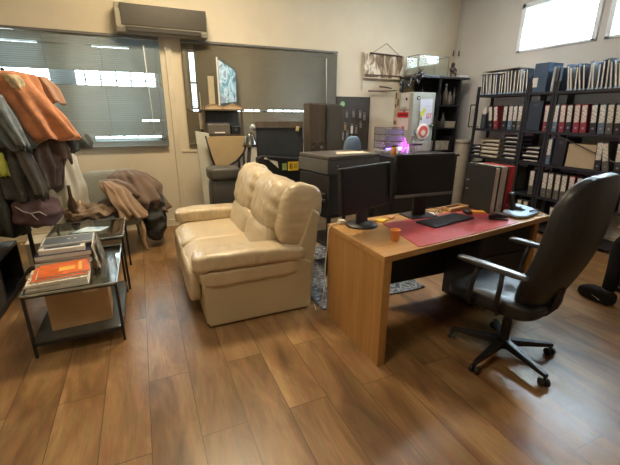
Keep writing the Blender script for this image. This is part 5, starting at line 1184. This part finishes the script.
# ================================================================ PERSON seated beyond the right edge
def skinned(name, pts, edges, rad, sub=2, root=0):
    me = bpy.data.meshes.new(name); me.from_pydata([Vector(p) for p in pts], edges, []); o = bpy.data.objects.new(name, me); COL.objects.link(o)
    m = o.modifiers.new('skin', 'SKIN'); m.use_smooth_shade = True
    if not me.skin_vertices: 
        me.attributes  # modifier creates the layer on evaluation
    for i, r_ in enumerate(rad):
        sv = me.skin_vertices[0].data[i]; sv.radius = (r_, r_) if not isinstance(r_, tuple) else r_; sv.use_root = (i == root)
    s = o.modifiers.new('sub', 'SUBSURF'); s.levels = sub; s.render_levels = sub
    dg = bpy.context.evaluated_depsgraph_get(); ev = o.evaluated_get(dg); m2 = bpy.data.meshes.new_from_object(ev)
    bpy.data.objects.remove(o); return m2
def merged(name, meshes, mat_, parent, extra=None):
    bm = BM()
    for me in meshes: bm.from_mesh(me)
    if extra: extra(bm)
    return obj(name, bm, mat_, parent, smooth=True)
t = thing('person', 'person seated at the right edge in dark trousers and black shoes', 'person', (3.59, 1.15, 0), R(0))
try:
    M_skin = mat('skin', (.55, .33, .23), .5, var=.05)
    P_ = [(0, 0, .56), (0, -.02, .70), (0, -.03, .90), (0, -.02, 1.05), (0, -.005, 1.13), (0, .0, 1.17),
          (-.17, -.02, 1.02), (-.22, .05, .82), (-.17, .25, .70), (-.13, .33, .69), (.17, -.02, 1.02), (.22, .05, .82), (.17, .25, .70), (.13, .33, .69),
          (-.10, .02, .53), (-.06, .44, .53), (-.13, .40, .30), (-.205, .38, .09), (.10, .02, .53), (.17, .44, .53), (.17, .42, .28), (.17, .40, .09)]
    E_ = [(0, 1), (1, 2), (2, 3), (3, 4), (4, 5), (3, 6), (6, 7), (7, 8), (8, 9), (3, 10), (10, 11), (11, 12), (12, 13), (0, 14), (14, 15), (15, 16), (16, 17), (0, 18), (18, 19), (19, 20), (20, 21)]
    Rr = [.13, .12, .135, .12, .055, .05, .06, .043, .036, .026, .06, .043, .036, .026, .080, .058, .046, .032, .080, .058, .046, .032]
    ms = [skinned('b', P_, E_, Rr)]
    for s in (-1, 1):
        for k, ln in enumerate((.066, .074, .070, .055)):
            x = s*.13 + (k-1.5)*.019; ms.append(skinned('f', [(x, .34, .685), (x, .34+.055, .68), (x, .34+.055+ln*.5, .66), (x, .34+.055+ln*.8, .635)], [(0, 1), (1, 2), (2, 3)], [.013, .010, .009, .008], 1))
        ms.append(skinned('f', [(s*.13-s*.02, .335, .685), (s*.13-s*.045, .37, .675), (s*.13-s*.05, .40, .665)], [(0, 1), (1, 2)], [.013, .011, .009], 1))
    def head(bm):
        pillow(bm, (0, .015, 1.285), (.075, .092, .118), 2.3, 12)
        bmesh.ops.create_cone(bm, cap_ends=True, segments=8, radius1=.017, radius2=.006, depth=.045, matrix=Matrix.Translation((0, .110, 1.275)) @ Matrix.Rotation(R(-60), 4, 'X'))
        for s in (-1, 1): ball(bm, (s*.078, .01, 1.28), .022, (.4, .8, 1.3), 10)
        ball(bm, (0, .102, 1.235), .020, (1.2, .35, .35), 10)
    merged('body', ms, M_skin, t, head)
    bm = BM()
    for s in (-1, 1): ball(bm, (s*.03, .098, 1.30), .011, n=10)
    obj('eyes', bm, M_paper, t, smooth=True)
    bm = BM(); pillow(bm, (0, -.008, 1.325), (.084, .092, .098), 2.3, 12); obj('hair', bm, mat('dark_hair', (.03, .02, .015), .6, bump=.4), t, smooth=True)
    J = [0, 1, 2, 3, 6, 7, 8, 10, 11, 12]; mp = {j: i for i, j in enumerate(J)}
    merged('jacket', [skinned('j', [P_[j] for j in J], [(mp[a], mp[b]) for a, b in E_ if a in mp and b in mp], [Rr[j]+.016 for j in J])], mat('dark_green_grey_jacket', (.03, .036, .034), .8, bump=.2), t)
    J = [0, 14, 15, 16, 17, 18, 19, 20, 21]; mp = {j: i for i, j in enumerate(J)}
    merged('trousers', [skinned('j', [P_[j] for j in J], [(mp[a], mp[b]) for a, b in E_ if a in mp and b in mp], [Rr[j]+.016 for j in J])], mat('dark_trousers', (.012, .012, .014), .95, spec=.08), t)
    for s, x in ((-1, -.205), (1, .17)):
        def shoe(b):
            def bl(w, u):
                if w.y > .05: w.z -= (w.y-.05)*.22*(1 if u.z > 0 else 0)
                w.z = max(w.z, -.056); return w
            pillow(b, (x, .45, .060), (.050, .142, .060), 3.6, 14, bulge=bl)
        bm = BM(); shoe(bm); sh = obj('shoe', bm, mat('black_shoe_canvas', (.012, .012, .013), .75, spec=.2, bump=.2), t, smooth=True)
        bm = BM(); bx(bm, (x-.047, .43, .045), (.006, .07, .008), Matrix.Rotation(R(20), 3, 'X').to_quaternion()); obj('white_flash', bm, M_paper, sh, bevel=.003)
        bm = BM(); tube(bm, [(x, .385, .09), (x, .38, .13)], .044, 12); obj('sock', bm, M_black, sh, smooth=True)
except Exception as ex:
    print('PERSON FAILED', ex)
t = thing('visitor_chair', 'black armless visitor chair under the seated person', 'chair', (3.59, 1.11, 0))
bm = BM(); pillow(bm, (0, .03, .405), (.23, .22, .035), 5, 10); obj('seat', bm, M_black, t, smooth=True)
bm = BM(); pillow(bm, (0, -.235, .74), (.22, .03, .20), 4, 10); obj('backrest', bm, M_black, t, smooth=True)
for sx in (-.2, .2):
    bm = BM(); tube(bm, [(sx, .20, 0), (sx, .20, .38)], .012, 8); obj('leg', bm, M_blackm, t)
    bm = BM(); tube(bm, [(sx, -.24, 0), (sx, -.20, .38), (sx, -.24, .70)], .012, 8); obj('leg', bm, M_blackm, t)

# ceiling lamps (real fittings above the frame)
for k, (x, y, lb) in enumerate(((.6, 3.7, 'rectangular ceiling panel lamp above the sofa'), (-.2, 1.1, 'rectangular ceiling panel lamp nearest the camera'), (3.4, 3.8, 'rectangular ceiling panel lamp above the filing cabinet'))):
    t = thing('ceiling_lamp', lb, 'ceiling lamp', (x, y, ZC-.001))
    bm = BM(); b2(bm, (-.48, -.28, -.02), (-.45, .28, 0)); b2(bm, (.45, -.28, -.02), (.48, .28, 0)); b2(bm, (-.48, -.28, -.02), (.48, -.25, 0)); b2(bm, (-.48, .25, -.02), (.48, .28, 0)); obj('frame', bm, M_frame, t)
    bm = BM(); b2(bm, (-.45, -.25, -.012), (.45, .25, -.001)); obj('diffuser', bm, emit('warm_diffuser', (1, .85, .6), 1.5), t)
